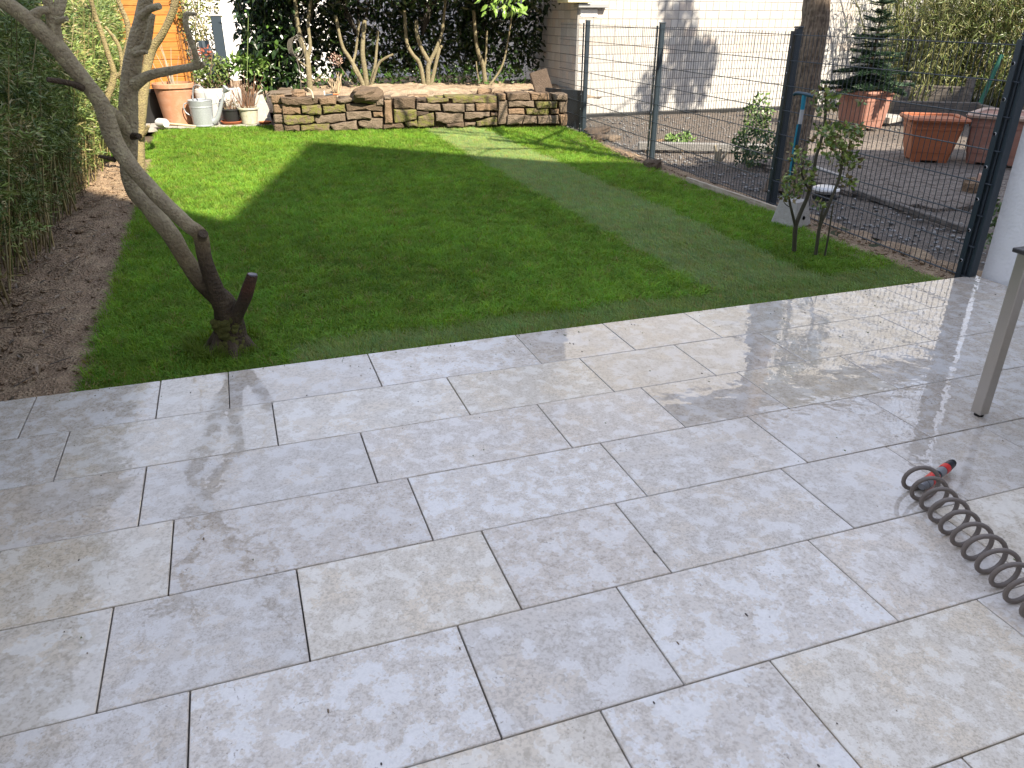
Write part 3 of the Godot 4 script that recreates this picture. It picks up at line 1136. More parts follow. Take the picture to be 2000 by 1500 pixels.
func build_stone_wall() -> void:
	var t := thing("dry_stone_wall", "low dry stone wall of brown blocks holding the raised bed", "wall", Vector3(0.68, 0, -12.09), -0.1752)
	var b := MB.new()
	b.box(Vector3(2.12, 0.19, -0.3), Vector3(4.2, 0.44, 0.42))
	obj("earth_core", b, M["dark_soil"], t)
	var stones := [
		[-1, [Vector2(0.0496, 0.455), Vector2(0.556, 0.44), Vector2(0.566, 0.371), Vector2(0.488, 0.344), Vector2(0.122, 0.349), Vector2(0.0697, 0.388)]],
		[2, [Vector2(0.072, 0.361), Vector2(0.315, 0.341), Vector2(0.311, 0.223), Vector2(0.0599, 0.216)]],
		[4, [Vector2(0.338, 0.34), Vector2(0.603, 0.343), Vector2(0.614, 0.281), Vector2(0.602, 0.213), Vector2(0.451, 0.213), Vector2(0.338, 0.24)]],
		[2, [Vector2(0.59, 0.435), Vector2(0.835, 0.466), Vector2(0.826, 0.345), Vector2(0.603, 0.339)]],
		[4, [Vector2(0.63, 0.325), Vector2(0.952, 0.349), Vector2(0.954, 0.242), Vector2(0.637, 0.222)]],
		[0, [Vector2(0.84, 0.401), Vector2(1.01, 0.444), Vector2(1.11, 0.398), Vector2(0.952, 0.355), Vector2(0.889, 0.361)]],
		[1, [Vector2(0.964, 0.349), Vector2(1.12, 0.353), Vector2(1.35, 0.333), Vector2(1.49, 0.337), Vector2(1.48, 0.246), Vector2(1.17, 0.267), Vector2(0.973, 0.253)]],
		[4, [Vector2(1.13, 0.397), Vector2(1.4, 0.411), Vector2(1.4, 0.332), Vector2(1.28, 0.351), Vector2(1.13, 0.381)]],
		[0, [Vector2(1.41, 0.416), Vector2(1.51, 0.415), Vector2(1.5, 0.331), Vector2(1.4, 0.332)]],
		[4, [Vector2(0.0643, 0.205), Vector2(0.496, 0.204), Vector2(0.493, 0.119), Vector2(0.461, 0.0966), Vector2(0.112, 0.0741), Vector2(0.064, 0.109)]],
		[0, [Vector2(0.507, 0.192), Vector2(0.94, 0.22), Vector2(0.943, 0.117), Vector2(0.8, 0.0968), Vector2(0.53, 0.0841), Vector2(0.499, 0.124)]],
		[0, [Vector2(0.96, 0.242), Vector2(1.31, 0.251), Vector2(1.32, 0.146), Vector2(0.968, 0.134)]],
		[2, [Vector2(1.34, 0.234), Vector2(1.48, 0.232), Vector2(1.49, 0.164), Vector2(1.35, 0.168)]],
		[1, [Vector2(0.0585, 0.0637), Vector2(0.279, 0.0713), Vector2(0.269, -0.0141), Vector2(0.0614, -0.00691)]],
		[4, [Vector2(0.29, 0.0711), Vector2(0.705, 0.0812), Vector2(0.701, -0.0219), Vector2(0.293, -0.0111)]],
		[0, [Vector2(0.715, 0.0639), Vector2(1.1, 0.126), Vector2(1.1, -0.000307), Vector2(0.955, -0.015), Vector2(0.766, -0.0116)]],
		[0, [Vector2(1.11, 0.115), Vector2(1.34, 0.151), Vector2(1.48, 0.143), Vector2(1.47, -0.000944), Vector2(1.23, -0.00251), Vector2(1.13, 0.0454)]],
		[2, [Vector2(1.52, 0.398), Vector2(1.62, 0.397), Vector2(1.62, 0.0718), Vector2(1.51, 0.0759)]],
		[0, [Vector2(1.52, 0.438), Vector2(1.62, 0.442), Vector2(1.61, 0.403), Vector2(1.52, 0.404)]],
		[1, [Vector2(1.66, 0.419), Vector2(1.97, 0.432), Vector2(1.96, 0.268), Vector2(1.66, 0.283)]],
		[4, [Vector2(1.65, 0.266), Vector2(1.98, 0.256), Vector2(1.97, 0.13), Vector2(1.81, 0.0917), Vector2(1.65, 0.0827)]],
		[1, [Vector2(1.48, 0.051), Vector2(1.76, 0.0752), Vector2(1.79, 0.0108), Vector2(1.48, -0.00116)]],
		[4, [Vector2(1.8, 0.0746), Vector2(1.98, 0.112), Vector2(1.99, 0.0191), Vector2(1.85, 0.0155)]],
		[3, [Vector2(1.99, 0.415), Vector2(2.13, 0.417), Vector2(2.13, 0.365), Vector2(1.99, 0.37)]],
		[4, [Vector2(2.14, 0.413), Vector2(2.46, 0.409), Vector2(2.46, 0.37), Vector2(2.36, 0.35), Vector2(2.15, 0.353)]],
		[0, [Vector2(1.99, 0.355), Vector2(2.33, 0.331), Vector2(2.34, 0.239), Vector2(2.16, 0.236), Vector2(1.98, 0.262)]],
		[4, [Vector2(2.4, 0.448), Vector2(3.18, 0.43), Vector2(3.19, 0.34), Vector2(2.81, 0.34), Vector2(2.52, 0.344), Vector2(2.51, 0.409), Vector2(2.41, 0.414)]],
		[0, [Vector2(2.36, 0.331), Vector2(2.52, 0.335), Vector2(2.69, 0.327), Vector2(2.69, 0.223), Vector2(2.54, 0.219), Vector2(2.38, 0.233)]],
		[0, [Vector2(2.71, 0.326), Vector2(2.84, 0.328), Vector2(2.84, 0.227), Vector2(2.71, 0.223)]],
		[2, [Vector2(2.86, 0.33), Vector2(3.18, 0.332), Vector2(3.19, 0.231), Vector2(2.87, 0.235)]],
		[3, [Vector2(1.98, 0.239), Vector2(2.16, 0.227), Vector2(2.16, 0.179), Vector2(1.98, 0.17)]],
		[4, [Vector2(2, 0.158), Vector2(2.23, 0.212), Vector2(2.23, 0.0266), Vector2(2.09, 0.015), Vector2(1.99, 0.0166)]],
		[0, [Vector2(2.26, 0.218), Vector2(2.67, 0.215), Vector2(2.67, 0.0718), Vector2(2.41, 0.0528), Vector2(2.26, 0.096)]],
		[0, [Vector2(2.69, 0.211), Vector2(3.07, 0.212), Vector2(3.07, 0.153), Vector2(2.8, 0.111), Vector2(2.69, 0.118)]],
		[2, [Vector2(3.09, 0.2), Vector2(3.18, 0.198), Vector2(3.18, 0.158), Vector2(3.09, 0.159)]],
		[4, [Vector2(2.87, 0.0745), Vector2(3.13, 0.147), Vector2(3.18, 0.128), Vector2(3.18, 0.0222), Vector2(2.88, 0.00963)]],
		[1, [Vector2(2.42, 0.0467), Vector2(2.68, 0.0658), Vector2(2.68, 0.00715), Vector2(2.42, 0.014)]],
		[0, [Vector2(2.69, 0.0657), Vector2(2.86, 0.0629), Vector2(2.87, 0.00974), Vector2(2.69, 0.00929)]],
		[0, [Vector2(3.21, 0.372), Vector2(3.34, 0.37), Vector2(3.35, 0.173), Vector2(3.32, 0.0376), Vector2(3.19, 0.0362)]],
		[2, [Vector2(3.2, 0.458), Vector2(3.31, 0.46), Vector2(3.31, 0.376), Vector2(3.21, 0.378)]],
		[1, [Vector2(3.33, 0.476), Vector2(3.67, 0.47), Vector2(3.69, 0.372), Vector2(3.35, 0.37)]],
		[0, [Vector2(3.35, 0.359), Vector2(3.74, 0.356), Vector2(3.75, 0.272), Vector2(3.36, 0.277)]],
		[2, [Vector2(3.7, 0.464), Vector2(4, 0.461), Vector2(4.03, 0.368), Vector2(3.72, 0.366)]],
		[4, [Vector2(3.77, 0.342), Vector2(4.1, 0.349), Vector2(4.09, 0.25), Vector2(3.79, 0.254)]],
		[0, [Vector2(4.03, 0.455), Vector2(4.25, 0.452), Vector2(4.26, 0.359), Vector2(4.05, 0.367)]],
		[2, [Vector2(3.35, 0.248), Vector2(3.59, 0.251), Vector2(3.6, 0.175), Vector2(3.36, 0.178)]],
		[4, [Vector2(3.62, 0.25), Vector2(3.98, 0.246), Vector2(3.97, 0.151), Vector2(3.64, 0.168)]],
		[2, [Vector2(4, 0.239), Vector2(4.13, 0.238), Vector2(4.13, 0.167), Vector2(4.02, 0.168)]],
		[0, [Vector2(4.12, 0.343), Vector2(4.26, 0.347), Vector2(4.26, 0.183), Vector2(4.15, 0.184)]],
		[0, [Vector2(3.34, 0.167), Vector2(3.6, 0.163), Vector2(3.55, 0.0337), Vector2(3.33, 0.0255)]],
		[0, [Vector2(3.61, 0.157), Vector2(3.79, 0.142), Vector2(3.79, 0.0357), Vector2(3.57, 0.0335)]],
		[0, [Vector2(3.8, 0.142), Vector2(4.12, 0.149), Vector2(4.14, 0.0299), Vector2(4.06, 0.0252), Vector2(3.81, 0.0354)]],
		[2, [Vector2(4.13, 0.161), Vector2(4.26, 0.159), Vector2(4.26, 0.0039), Vector2(4.18, -0.0187)]],
	]
	var i := 0
	for s in stones:
		b = MB.new()
		var q: Array = s[1]
		bevel_poly(b, q, -0.3, rnd(-0.03, 0.035), 0.022, i)
		obj("stone", b, M["rock_%d" % (s[0] if s[0] >= 0 else rng.randi() % 4)], t)
		i += 1
	# return at the left end
	var y := -0.05
	for k in 4:
		var z := 0.0
		var h := 0.135
		while z > -1.0:
			var l := rnd(0.22, 0.38)
			b = MB.new()
			b.box(Vector3(0.02 + rnd(-0.015, 0.015), y + h / 2, z - l / 2 - 0.06), Vector3(0.2, h - 0.012, l - 0.014), 0.018, Basis(Vector3.UP, rnd(-0.05, 0.05)))
			obj("stone", b, M["rock_%d" % (rng.randi() % 4)], t)
			z -= l
		y += h
	# coping pieces behind the front edge
	for k in 9:
		b = MB.new()
		b.box(Vector3(0.15 + k * 0.47 + rnd(-0.05, 0.05), 0.41 + rnd(-0.02, 0.0), -0.3 + rnd(-0.04, 0.03)), Vector3(rnd(0.3, 0.44), 0.07, rnd(0.2, 0.3)), 0.016, Basis(Vector3.UP, rnd(-0.3, 0.3)))
		obj("stone", b, M["rock_%d" % (rng.randi() % 5)], t)
	# loose stones on the wall
	rock("boulder", "large rough boulder on the wall in front of the bare stems", Vector3(1.96, 0.4534, -11.95) - Vector3(0, 0.07, 0), Vector3(0.46, 0.2, 0.34), "rock_1", 31, "", 0.2)
	rock("loose_stone", "pale flat stone tilted on the wall's left end", Vector3(1.004, 0.4921, -12.2) - Vector3(0, 0.05, 0), Vector3(0.2, 0.1, 0.2), "rock_2", 33, "", 0.6)
	rock("loose_stone", "flat brown slab at the far left corner of the wall", Vector3(0.7626, 0.4786, -12.35) - Vector3(0, 0.05, 0), Vector3(0.38, 0.1, 0.4), "rock_0", 34)
	rock("loose_stone", "squared pale block set upright on the wall's right half", Vector3(3.73, 0.4536, -11.9) - Vector3(0, 0.05, 0), Vector3(0.24, 0.12, 0.12), "rock_2", 35)
	rock("loose_stone", "pale wedge stone beside the squared block on the wall", Vector3(3.951, 0.4374, -11.85) - Vector3(0, 0.05, 0), Vector3(0.22, 0.1, 0.14), "rock_2", 36)
	b = MB.new()
	b.tube([Vector3(1.182, 0.4401, -11.95), Vector3(1.169, 0.5325, -12), Vector3(1.126, 0.5666, -12.1)], [0.012, 0.012, 0.01], 8, 3)
	tag(obj("white_bone_stick", b, M["pale_twig"], self), "short pale stick lying on the wall's left end", "stick")
	t = thing("trowel", "small hand trowel with blue shaft and orange grip on the wall", "trowel", Vector3(1.35, 0.4725, -12))
	b = MB.new()
	b.box(Vector3(0, 0.03, 0), Vector3(0.02, 0.06, 0.01), 0.003)
	obj("blade", b, M["white_glaze"], t)
	b = MB.new()
	b.tube([Vector3(0.01, 0, 0), Vector3(0.12, 0.01, 0)], [0.009, 0.009], 8)
	obj("shaft", b, M["teal_dark"], t)
	b = MB.new()
	b.tube([Vector3(0.12, 0.01, 0), Vector3(0.2, 0.012, 0)], [0.012, 0.012], 8)
	obj("grip", b, M["orange_bit"], t)
	# black dimpled sheet and leaning slabs at the house corner
	b = MB.new()
	b.box(Vector3(4.93, 0.2, -11.6), Vector3(0.05, 0.6, 0.75), 0.006, Basis(Vector3.UP, 0.5))
	tag(obj("black_membrane", b, M["membrane"], self), "black damp sheet at the wall's end beside the house", "sheet")
	b = MB.new()
	b.box(Vector3(4.89, 0.5366, -12.5), Vector3(0.3, 0.36, 0.05), 0.01, Basis(Vector3.BACK, 0.25) * Basis(Vector3.RIGHT, -0.3))
	tag(obj("leaning_slab", b, M["rock_3"], self), "grey slab leaning against the white house corner", "slab")


func build_fence() -> void:
	var t := thing("mesh_fence", "dark double wire mesh fence with square posts along the lawn", "fence")
	var fx := func(z: float) -> float: return 4.45 - 0.055 * (z + 3.65)
	var posts := [-3.66, -5.9, -8.45, -10.75]
	var zend := -11.75
	var nw := int((3.6 + zend) / -0.05)
	var wire := MB.new()
	wire.tube([Vector3(0, -0.02, 0), Vector3(0, 1.425, 0)], [0.0026, 0.0026], 6)
	var wm := wire.mesh()
	for i in nw:
		var z := -3.62 - i * 0.05
		put("vertical_wire", wm, M["fence_dark"], t, Vector3(fx.call(z), 0, z))
	var edge := [-3.6, -5.9, -8.45, -10.75, zend]
	for k in 8:
		var y := 1.4 - k * 0.2
		for p in 4:
			for s in [-1.0, 1.0]:
				var b := MB.new()
				b.tube([Vector3(fx.call(edge[p]) + s * 0.0058, y, edge[p] - 0.002), Vector3(fx.call(edge[p + 1]) + s * 0.0058, y, edge[p + 1] + 0.002)], [0.0034, 0.0034], 6)
				obj("horizontal_rod", b, M["fence_dark"], t)
	for i in 4:
		var z: float = posts[i]
		var x: float = fx.call(z)
		var b := MB.new()
		b.box(Vector3(x + 0.044, 0.7, z), Vector3(0.06, 1.5, 0.042), 0.004)
		var p := obj("post", b, M["fence_post_paint"], t)
		b = MB.new()
		b.box(Vector3(x + 0.044, 1.458, z), Vector3(0.068, 0.014, 0.05), 0.004)
		obj("post_cap", b, M["fence_post_paint"], p)
		b = MB.new()
		b.box(Vector3(x - 0.0155, 0.7, z), Vector3(0.006, 1.46, 0.038), 0.0015)
		obj("clamp_bar", b, M["fence_dark"], p)
		for k in 7:
			b = MB.new()
			b.lathe([Vector2(0, 0.005), Vector2(0.009, 0.004), Vector2(0.0105, 0)], 10)
			var o := obj("bolt", b, M["bolt"], p)
			o.position = Vector3(x - 0.0186, 1.3 - k * 0.2, z)
			o.rotation.z = PI / 2
	# second post where the fence meets the white wall
	var b2 := MB.new()
	b2.box(Vector3(4.49, 0.7, -3.605), Vector3(0.06, 1.5, 0.03), 0.004)
	obj("post", b2, M["fence_post_paint"], t)
	# edging board and the stone at the fence
	b2 = MB.new()
	b2.box(Vector3(4.44, -0.01, -6.3), Vector3(0.025, 0.07, 1.55), 0.004, Basis(Vector3.UP, 0.03))
	tag(obj("edging_board", b2, M["pale_timber"], self), "pale timber edging board between lawn and fence", "board")
	rock("edge_stone", "brown stone at the foot of the third fence post", Vector3(4.487, 0, -7.931) - Vector3(0, 0.05, 0), Vector3(0.2, 0.12, 0.14), "rock_1", 51)
	t = thing("grey_block", "grey concrete block behind the left rose bush", "block", Vector3(4.332, 0, -5.262) - Vector3(0, 0.03, 0), 0.35)
	b2 = MB.new()
	b2.loft([square_ring(0.12, 0.0, 0.01), square_ring(0.085, 0.2, 0.012)], true)
	obj("body", b2, M["concrete"], t)
	b2 = MB.new()
	b2.lathe([Vector2(0, 0.004), Vector2(0.016, 0.003), Vector2(0.017, 0)], 10)
	var disc := obj("dark_disc", b2, M["rubber"], t)  # small black disc set on the block's face
	disc.position = Vector3(0.0, 0.07, 0.112)
	disc.rotation.x = PI / 2 - 0.17


func on_lawn(x: float, z: float) -> bool:
	if z > -3.634 + 0.012 * sin(x * 41.0) + 0.008 * sin(x * 113.0):
		return false
	var left := -0.83 - 0.012 * (-z - 3.6) + 0.012 * sin(z * 31.0) + 0.01 * sin(z * 67.0)
	if z < -10.32:
		left = -1.5
	var right := 4.31 + 0.12 * smoothstep(-4.9, -5.5, z) + 0.42 * smoothstep(-8.1, -11.2, z)
	var back := -12.09 + (x - 0.68) * 0.177 - 0.03
	if x < 0.62:
		back = -12.93
	if x < -1.0:
		back = -11.6
	if x < left or x > right or z < back:
		return false
	if Vector2(x + 0.17, z + 4.0).length() < 0.12 or Vector2(x - 3.81, z + 4.54).length() < 0.03 or Vector2(x - 3.89, z + 4.37).length() < 0.03:
		return false
	return true


func tuft(n: int, h: float, spread: float, w: float, s: int, lean := Vector3()) -> ArrayMesh:
	var keep := rng.state
	rng.seed = s
	var b := MB.new()
	for i in n:
		var a := rnd(0, TAU)
		var d := Vector3(cos(a), 0, sin(a))
		var r := spread * sqrt(rng.randf())
		var at := d.rotated(Vector3.UP, rnd(-1, 1)) * r
		b.c = Color(1, 1, 1) * rnd(0.7, 1.25)
		var dir := (d + lean).normalized()
		blade(b, at, dir.cross(Vector3.UP).normalized(), dir, h * rnd(0.6, 1.2), w * rnd(0.7, 1.2), rnd(0.3, 1.0))
	rng.state = keep
	return b.mesh()


func build_lawn() -> void:
	var bed := ground_patch("lawn_bed", -0.82, 4.72, -12.95, -3.63, -0.05, 40, 60, 0.006, "turf_soil", 2.0)
	structure(bed)
	ground_patch("lawn_bed", -1.5, -0.81, -11.7, -10.3, -0.052, 10, 20, 0.006, "turf_soil", 2.0)
	var kinds := [tuft(13, 0.05, 0.03, 0.0042, 1), tuft(13, 0.045, 0.032, 0.0042, 2), tuft(12, 0.055, 0.03, 0.004, 3)]
	var kinds2 := [tuft(13, 0.045, 0.03, 0.0044, 4, Vector3(0.3, 0, -1.2)), tuft(13, 0.045, 0.03, 0.0044, 5, Vector3(-0.2, 0, -1.3))]
	var q := noise(8, 0.045, 4)
	var q2 := noise(81, 0.4, 3)
	var q3 := noise(82, 0.9, 3)
	var lists := {}
	for key in ["dark", "pale", "band"]:
		for k in 3:
			lists[key + str(k)] = [[], []]
	var z := -3.64
	while z > -13.0:
		var step := 0.026 + 0.0014 * (-z - 3.6)
		var x := -1.5
		while x < 4.85:
			var px := x + rnd(-0.02, 0.02)
			var pz := z + rnd(-0.02, 0.02)
			x += step
			if not on_lawn(px, pz):
				continue
			var v := q.get_noise_2d(px * 10.0, pz * 10.0)
			var v2 := q2.get_noise_2d(px * 10.0, pz * 10.0)
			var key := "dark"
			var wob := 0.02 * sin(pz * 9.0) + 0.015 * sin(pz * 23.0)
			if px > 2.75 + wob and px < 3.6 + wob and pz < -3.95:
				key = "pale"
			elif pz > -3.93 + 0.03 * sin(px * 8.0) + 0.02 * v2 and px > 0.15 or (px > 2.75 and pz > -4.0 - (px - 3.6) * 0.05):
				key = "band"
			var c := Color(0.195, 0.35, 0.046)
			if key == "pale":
				c = Color(0.27, 0.375, 0.125)  # paler green paints the sheen of blades leaning another way
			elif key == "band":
				c = Color(0.235, 0.335, 0.095)  # lighter green again paints blade-lean sheen into the turf colour
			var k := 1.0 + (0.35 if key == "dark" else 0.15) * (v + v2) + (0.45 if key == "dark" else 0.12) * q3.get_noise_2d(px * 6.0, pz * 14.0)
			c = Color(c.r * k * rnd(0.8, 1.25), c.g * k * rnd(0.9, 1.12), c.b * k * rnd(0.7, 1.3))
			if rng.randf() < 0.03:
				c = Color(0.36, 0.31, 0.12)
			var h := (1.0 + 0.2 * v2) * rnd(0.75, 1.15)
			if key == "band":
				h *= 0.9
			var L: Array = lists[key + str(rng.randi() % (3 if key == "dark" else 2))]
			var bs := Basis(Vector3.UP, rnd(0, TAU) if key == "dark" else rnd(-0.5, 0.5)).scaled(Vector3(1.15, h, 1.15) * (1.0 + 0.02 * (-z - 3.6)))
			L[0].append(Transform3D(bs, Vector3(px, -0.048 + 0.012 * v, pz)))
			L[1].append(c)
		z -= step
	var names := {"dark": "dark green turf covering most of the lawn", "pale": "turf strip running towards the house corner, blade lean sheen put into its colour", "band": "turf band along the terrace edge, blade lean sheen put into its colour"}
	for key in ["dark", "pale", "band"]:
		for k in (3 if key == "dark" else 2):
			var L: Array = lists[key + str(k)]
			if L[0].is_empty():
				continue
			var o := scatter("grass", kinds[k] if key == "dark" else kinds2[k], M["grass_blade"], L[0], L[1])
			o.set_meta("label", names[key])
	# blades hanging over the terrace edge
	var exf := []
	var ecc := []
	for i in 420:
		var ex := rnd(-0.78, 4.25)
		exf.append(Transform3D(Basis(Vector3.RIGHT, rnd(0.2, 0.9)) * Basis(Vector3.UP, rnd(0, TAU)) * Basis().scaled(Vector3.ONE * rnd(0.6, 1.05)), Vector3(ex, -0.03, rnd(-3.645, -3.622))))
		ecc.append(Color(0.22, 0.33, 0.06) * rnd(0.6, 1.2))
	scatter("grass", tuft(7, 0.05, 0.02, 0.004, 12), M["grass_blade"], exf, ecc).set_meta("label", "loose blades of turf hanging over the terrace edge")
	# small tufts of weeds by the tree's foot and along the hedge
	var xf := []
	var cc := []
	for i in 45:
		var a := rnd(0, TAU)
		xf.append(Transform3D(Basis(Vector3.UP, a).scaled(Vector3.ONE * rnd(1.0, 1.7)), Vector3(-0.17, -0.04, -4.0) + Vector3(cos(a), 0, sin(a)) * rnd(0.14, 0.2)))
		cc.append(Color(0.16, 0.24, 0.03) * rnd(0.6, 1.2))
	scatter("grass", tuft(10, 0.06, 0.02, 0.004, 9), M["grass_blade"], xf, cc).set_meta("label", "longer grass around the foot of the leaning tree")


func build_trees() -> void:
	# leaning garden tree in front
	var t := thing("leaning_tree", "bare leaning tree with forked olive trunks growing from the lawn", "tree", Vector3())
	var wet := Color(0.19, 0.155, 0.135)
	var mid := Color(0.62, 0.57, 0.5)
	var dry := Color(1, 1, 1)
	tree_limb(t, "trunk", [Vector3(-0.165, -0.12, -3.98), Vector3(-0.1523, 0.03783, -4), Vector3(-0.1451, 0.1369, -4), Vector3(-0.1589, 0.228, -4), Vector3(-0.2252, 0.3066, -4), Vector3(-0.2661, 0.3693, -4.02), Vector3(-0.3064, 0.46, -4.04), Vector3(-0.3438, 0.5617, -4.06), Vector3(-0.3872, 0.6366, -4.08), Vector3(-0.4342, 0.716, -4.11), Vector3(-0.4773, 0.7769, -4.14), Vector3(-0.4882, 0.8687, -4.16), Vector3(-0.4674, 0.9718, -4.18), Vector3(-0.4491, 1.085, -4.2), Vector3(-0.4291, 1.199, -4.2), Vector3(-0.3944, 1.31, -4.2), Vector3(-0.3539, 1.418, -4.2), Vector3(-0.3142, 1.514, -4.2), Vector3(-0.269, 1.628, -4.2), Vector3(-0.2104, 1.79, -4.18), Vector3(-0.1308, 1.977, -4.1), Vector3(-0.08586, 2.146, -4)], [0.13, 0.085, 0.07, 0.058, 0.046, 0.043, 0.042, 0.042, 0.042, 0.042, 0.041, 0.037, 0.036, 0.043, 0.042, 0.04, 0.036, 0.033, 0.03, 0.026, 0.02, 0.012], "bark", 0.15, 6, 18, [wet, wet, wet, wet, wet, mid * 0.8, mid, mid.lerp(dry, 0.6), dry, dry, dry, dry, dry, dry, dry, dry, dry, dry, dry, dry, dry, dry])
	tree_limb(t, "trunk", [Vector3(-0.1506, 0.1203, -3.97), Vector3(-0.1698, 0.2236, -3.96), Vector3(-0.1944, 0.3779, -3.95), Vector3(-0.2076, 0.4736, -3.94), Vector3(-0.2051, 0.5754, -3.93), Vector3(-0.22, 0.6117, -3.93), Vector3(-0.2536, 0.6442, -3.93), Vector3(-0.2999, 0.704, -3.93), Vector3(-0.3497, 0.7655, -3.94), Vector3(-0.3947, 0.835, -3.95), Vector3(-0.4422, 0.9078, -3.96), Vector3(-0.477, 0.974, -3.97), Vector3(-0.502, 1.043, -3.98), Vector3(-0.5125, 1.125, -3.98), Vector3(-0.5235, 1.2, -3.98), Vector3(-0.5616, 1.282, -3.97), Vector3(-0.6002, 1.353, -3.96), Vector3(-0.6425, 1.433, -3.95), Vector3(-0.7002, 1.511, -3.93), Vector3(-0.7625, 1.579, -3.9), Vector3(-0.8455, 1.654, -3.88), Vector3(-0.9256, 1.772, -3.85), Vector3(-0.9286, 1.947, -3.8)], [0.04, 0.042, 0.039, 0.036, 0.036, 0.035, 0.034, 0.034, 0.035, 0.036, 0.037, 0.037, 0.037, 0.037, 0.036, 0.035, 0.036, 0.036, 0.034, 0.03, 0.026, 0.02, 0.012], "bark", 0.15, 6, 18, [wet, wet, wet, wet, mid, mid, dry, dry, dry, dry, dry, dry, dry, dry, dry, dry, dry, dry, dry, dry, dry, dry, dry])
	tree_limb(t, "branch", [Vector3(-0.515, 1.178, -3.99), Vector3(-0.4924, 1.13, -4.06), Vector3(-0.4741, 1.066, -4.14), Vector3(-0.4716, 1.007, -4.18)], [0.03, 0.034, 0.034, 0.03], "bark")
	tree_limb(t, "branch", [Vector3(-0.3923, 1.256, -4.18), Vector3(-0.3328, 1.29, -4.14), Vector3(-0.2726, 1.309, -4.1), Vector3(-0.1925, 1.323, -4.06), Vector3(-0.1174, 1.337, -4.02), Vector3(-0.1011, 1.355, -4), Vector3(-0.1015, 1.403, -3.98), Vector3(-0.1116, 1.455, -3.97), Vector3(-0.1188, 1.51, -3.96), Vector3(-0.1093, 1.555, -3.96)], [0.03, 0.022, 0.019, 0.018, 0.017, 0.016, 0.013, 0.0125, 0.0125, 0.012], "bark", 0.16)
	tree_limb(t, "branch", [Vector3(-0.1096, 1.553, -3.96), Vector3(-0.08856, 1.553, -3.95), Vector3(-0.06997, 1.551, -3.94)], [0.011, 0.009, 0.006], "bark")
	tree_limb(t, "branch", [Vector3(-0.1134, 1.335, -4.02), Vector3(-0.08609, 1.342, -4.01), Vector3(-0.06933, 1.351, -4)], [0.016, 0.013, 0.01], "bark")
	tree_limb(t, "branch", [Vector3(-0.6442, 1.433, -3.96), Vector3(-0.6373, 1.48, -3.96), Vector3(-0.6331, 1.515, -3.96), Vector3(-0.633, 1.565, -3.96), Vector3(-0.6327, 1.64, -3.95), Vector3(-0.6194, 1.8, -3.9)], [0.034, 0.03, 0.027, 0.022, 0.018, 0.01], "bark")
	tree_limb(t, "branch", [Vector3(-0.633, 1.507, -3.96), Vector3(-0.6079, 1.557, -3.97), Vector3(-0.5853, 1.618, -4), Vector3(-0.5435, 1.754, -4), Vector3(-0.4621, 1.919, -4)], [0.026, 0.023, 0.022, 0.016, 0.01], "bark")
	tree_limb(t, "branch", [Vector3(-0.706, 1.534, -3.93), Vector3(-0.6663, 1.561, -3.93), Vector3(-0.6336, 1.565, -3.94)], [0.026, 0.016, 0.014], "bark")
	tree_limb(t, "stub", [Vector3(-0.6331, 1.515, -3.96), Vector3(-0.5993, 1.527, -3.93), Vector3(-0.5686, 1.535, -3.9)], [0.016, 0.012, 0.009], "bark")
	tree_limb(t, "stub", [Vector3(-0.3054, 1.541, -4.18), Vector3(-0.2654, 1.57, -4.14), Vector3(-0.2186, 1.583, -4.1)], [0.024, 0.017, 0.014], "bark")
	tree_limb(t, "stub", [Vector3(-0.365, 1.397, -4.18), Vector3(-0.3085, 1.42, -4.14), Vector3(-0.2636, 1.521, -4.1), Vector3(-0.2499, 1.55, -4.1)], [0.02, 0.018, 0.012, 0.009], "bark")
	tree_limb(t, "stub", [Vector3(-0.3769, 1.38, -4.18), Vector3(-0.3372, 1.392, -4.14), Vector3(-0.3071, 1.397, -4.12)], [0.016, 0.012, 0.01], "bark")
	tree_limb(t, "stub", [Vector3(-0.5751, 1.263, -3.95), Vector3(-0.6136, 1.285, -3.92), Vector3(-0.6581, 1.297, -3.9), Vector3(-0.6913, 1.305, -3.88)], [0.017, 0.012, 0.011, 0.009], "bark", 0.2, 6, 14, [wet, wet, wet, wet])
	tree_limb(t, "stub", [Vector3(-0.4423, 1.031, -4.15), Vector3(-0.4065, 1.036, -4.1)], [0.018, 0.015], "bark", 0.2, 6, 14, [wet, wet])
	tree_limb(t, "stub", [Vector3(-0.5125, 0.9555, -3.97), Vector3(-0.5433, 0.9693, -3.95), Vector3(-0.5699, 0.9805, -3.93)], [0.014, 0.01, 0.007], "bark", 0.2, 6, 14, [wet, wet, wet])
	tree_limb(t, "stub", [Vector3(-0.2113, 0.5659, -3.93), Vector3(-0.1918, 0.6119, -3.88)], [0.026, 0.022], "bark", 0.2, 6, 14, [mid, wet])
	var st := tree_limb(t, "cut_stump", [Vector3(-0.1585, 0.06644, -3.98), Vector3(-0.0985, 0.1716, -3.95), Vector3(-0.0594, 0.2403, -3.93), Vector3(-0.02752, 0.314, -3.91), Vector3(0.0009594, 0.381, -3.9)], [0.05, 0.036, 0.033, 0.031, 0.027], "bark", 0.16, 6, 16, [wet, wet, wet * 0.8, Color(0.24, 0.12, 0.1), Color(0.2, 0.12, 0.11)])
	var cb := MB.new()
	cb.lathe([Vector2(0.025, 0), Vector2(0.022, 0.006), Vector2(0, 0.008)], 14)
	var cut := obj("cut_face", cb, M["cut_wood"], st)
	cut.position = Vector3(0.0009594, 0.381, -3.9)
	cut.rotation.z = -0.15
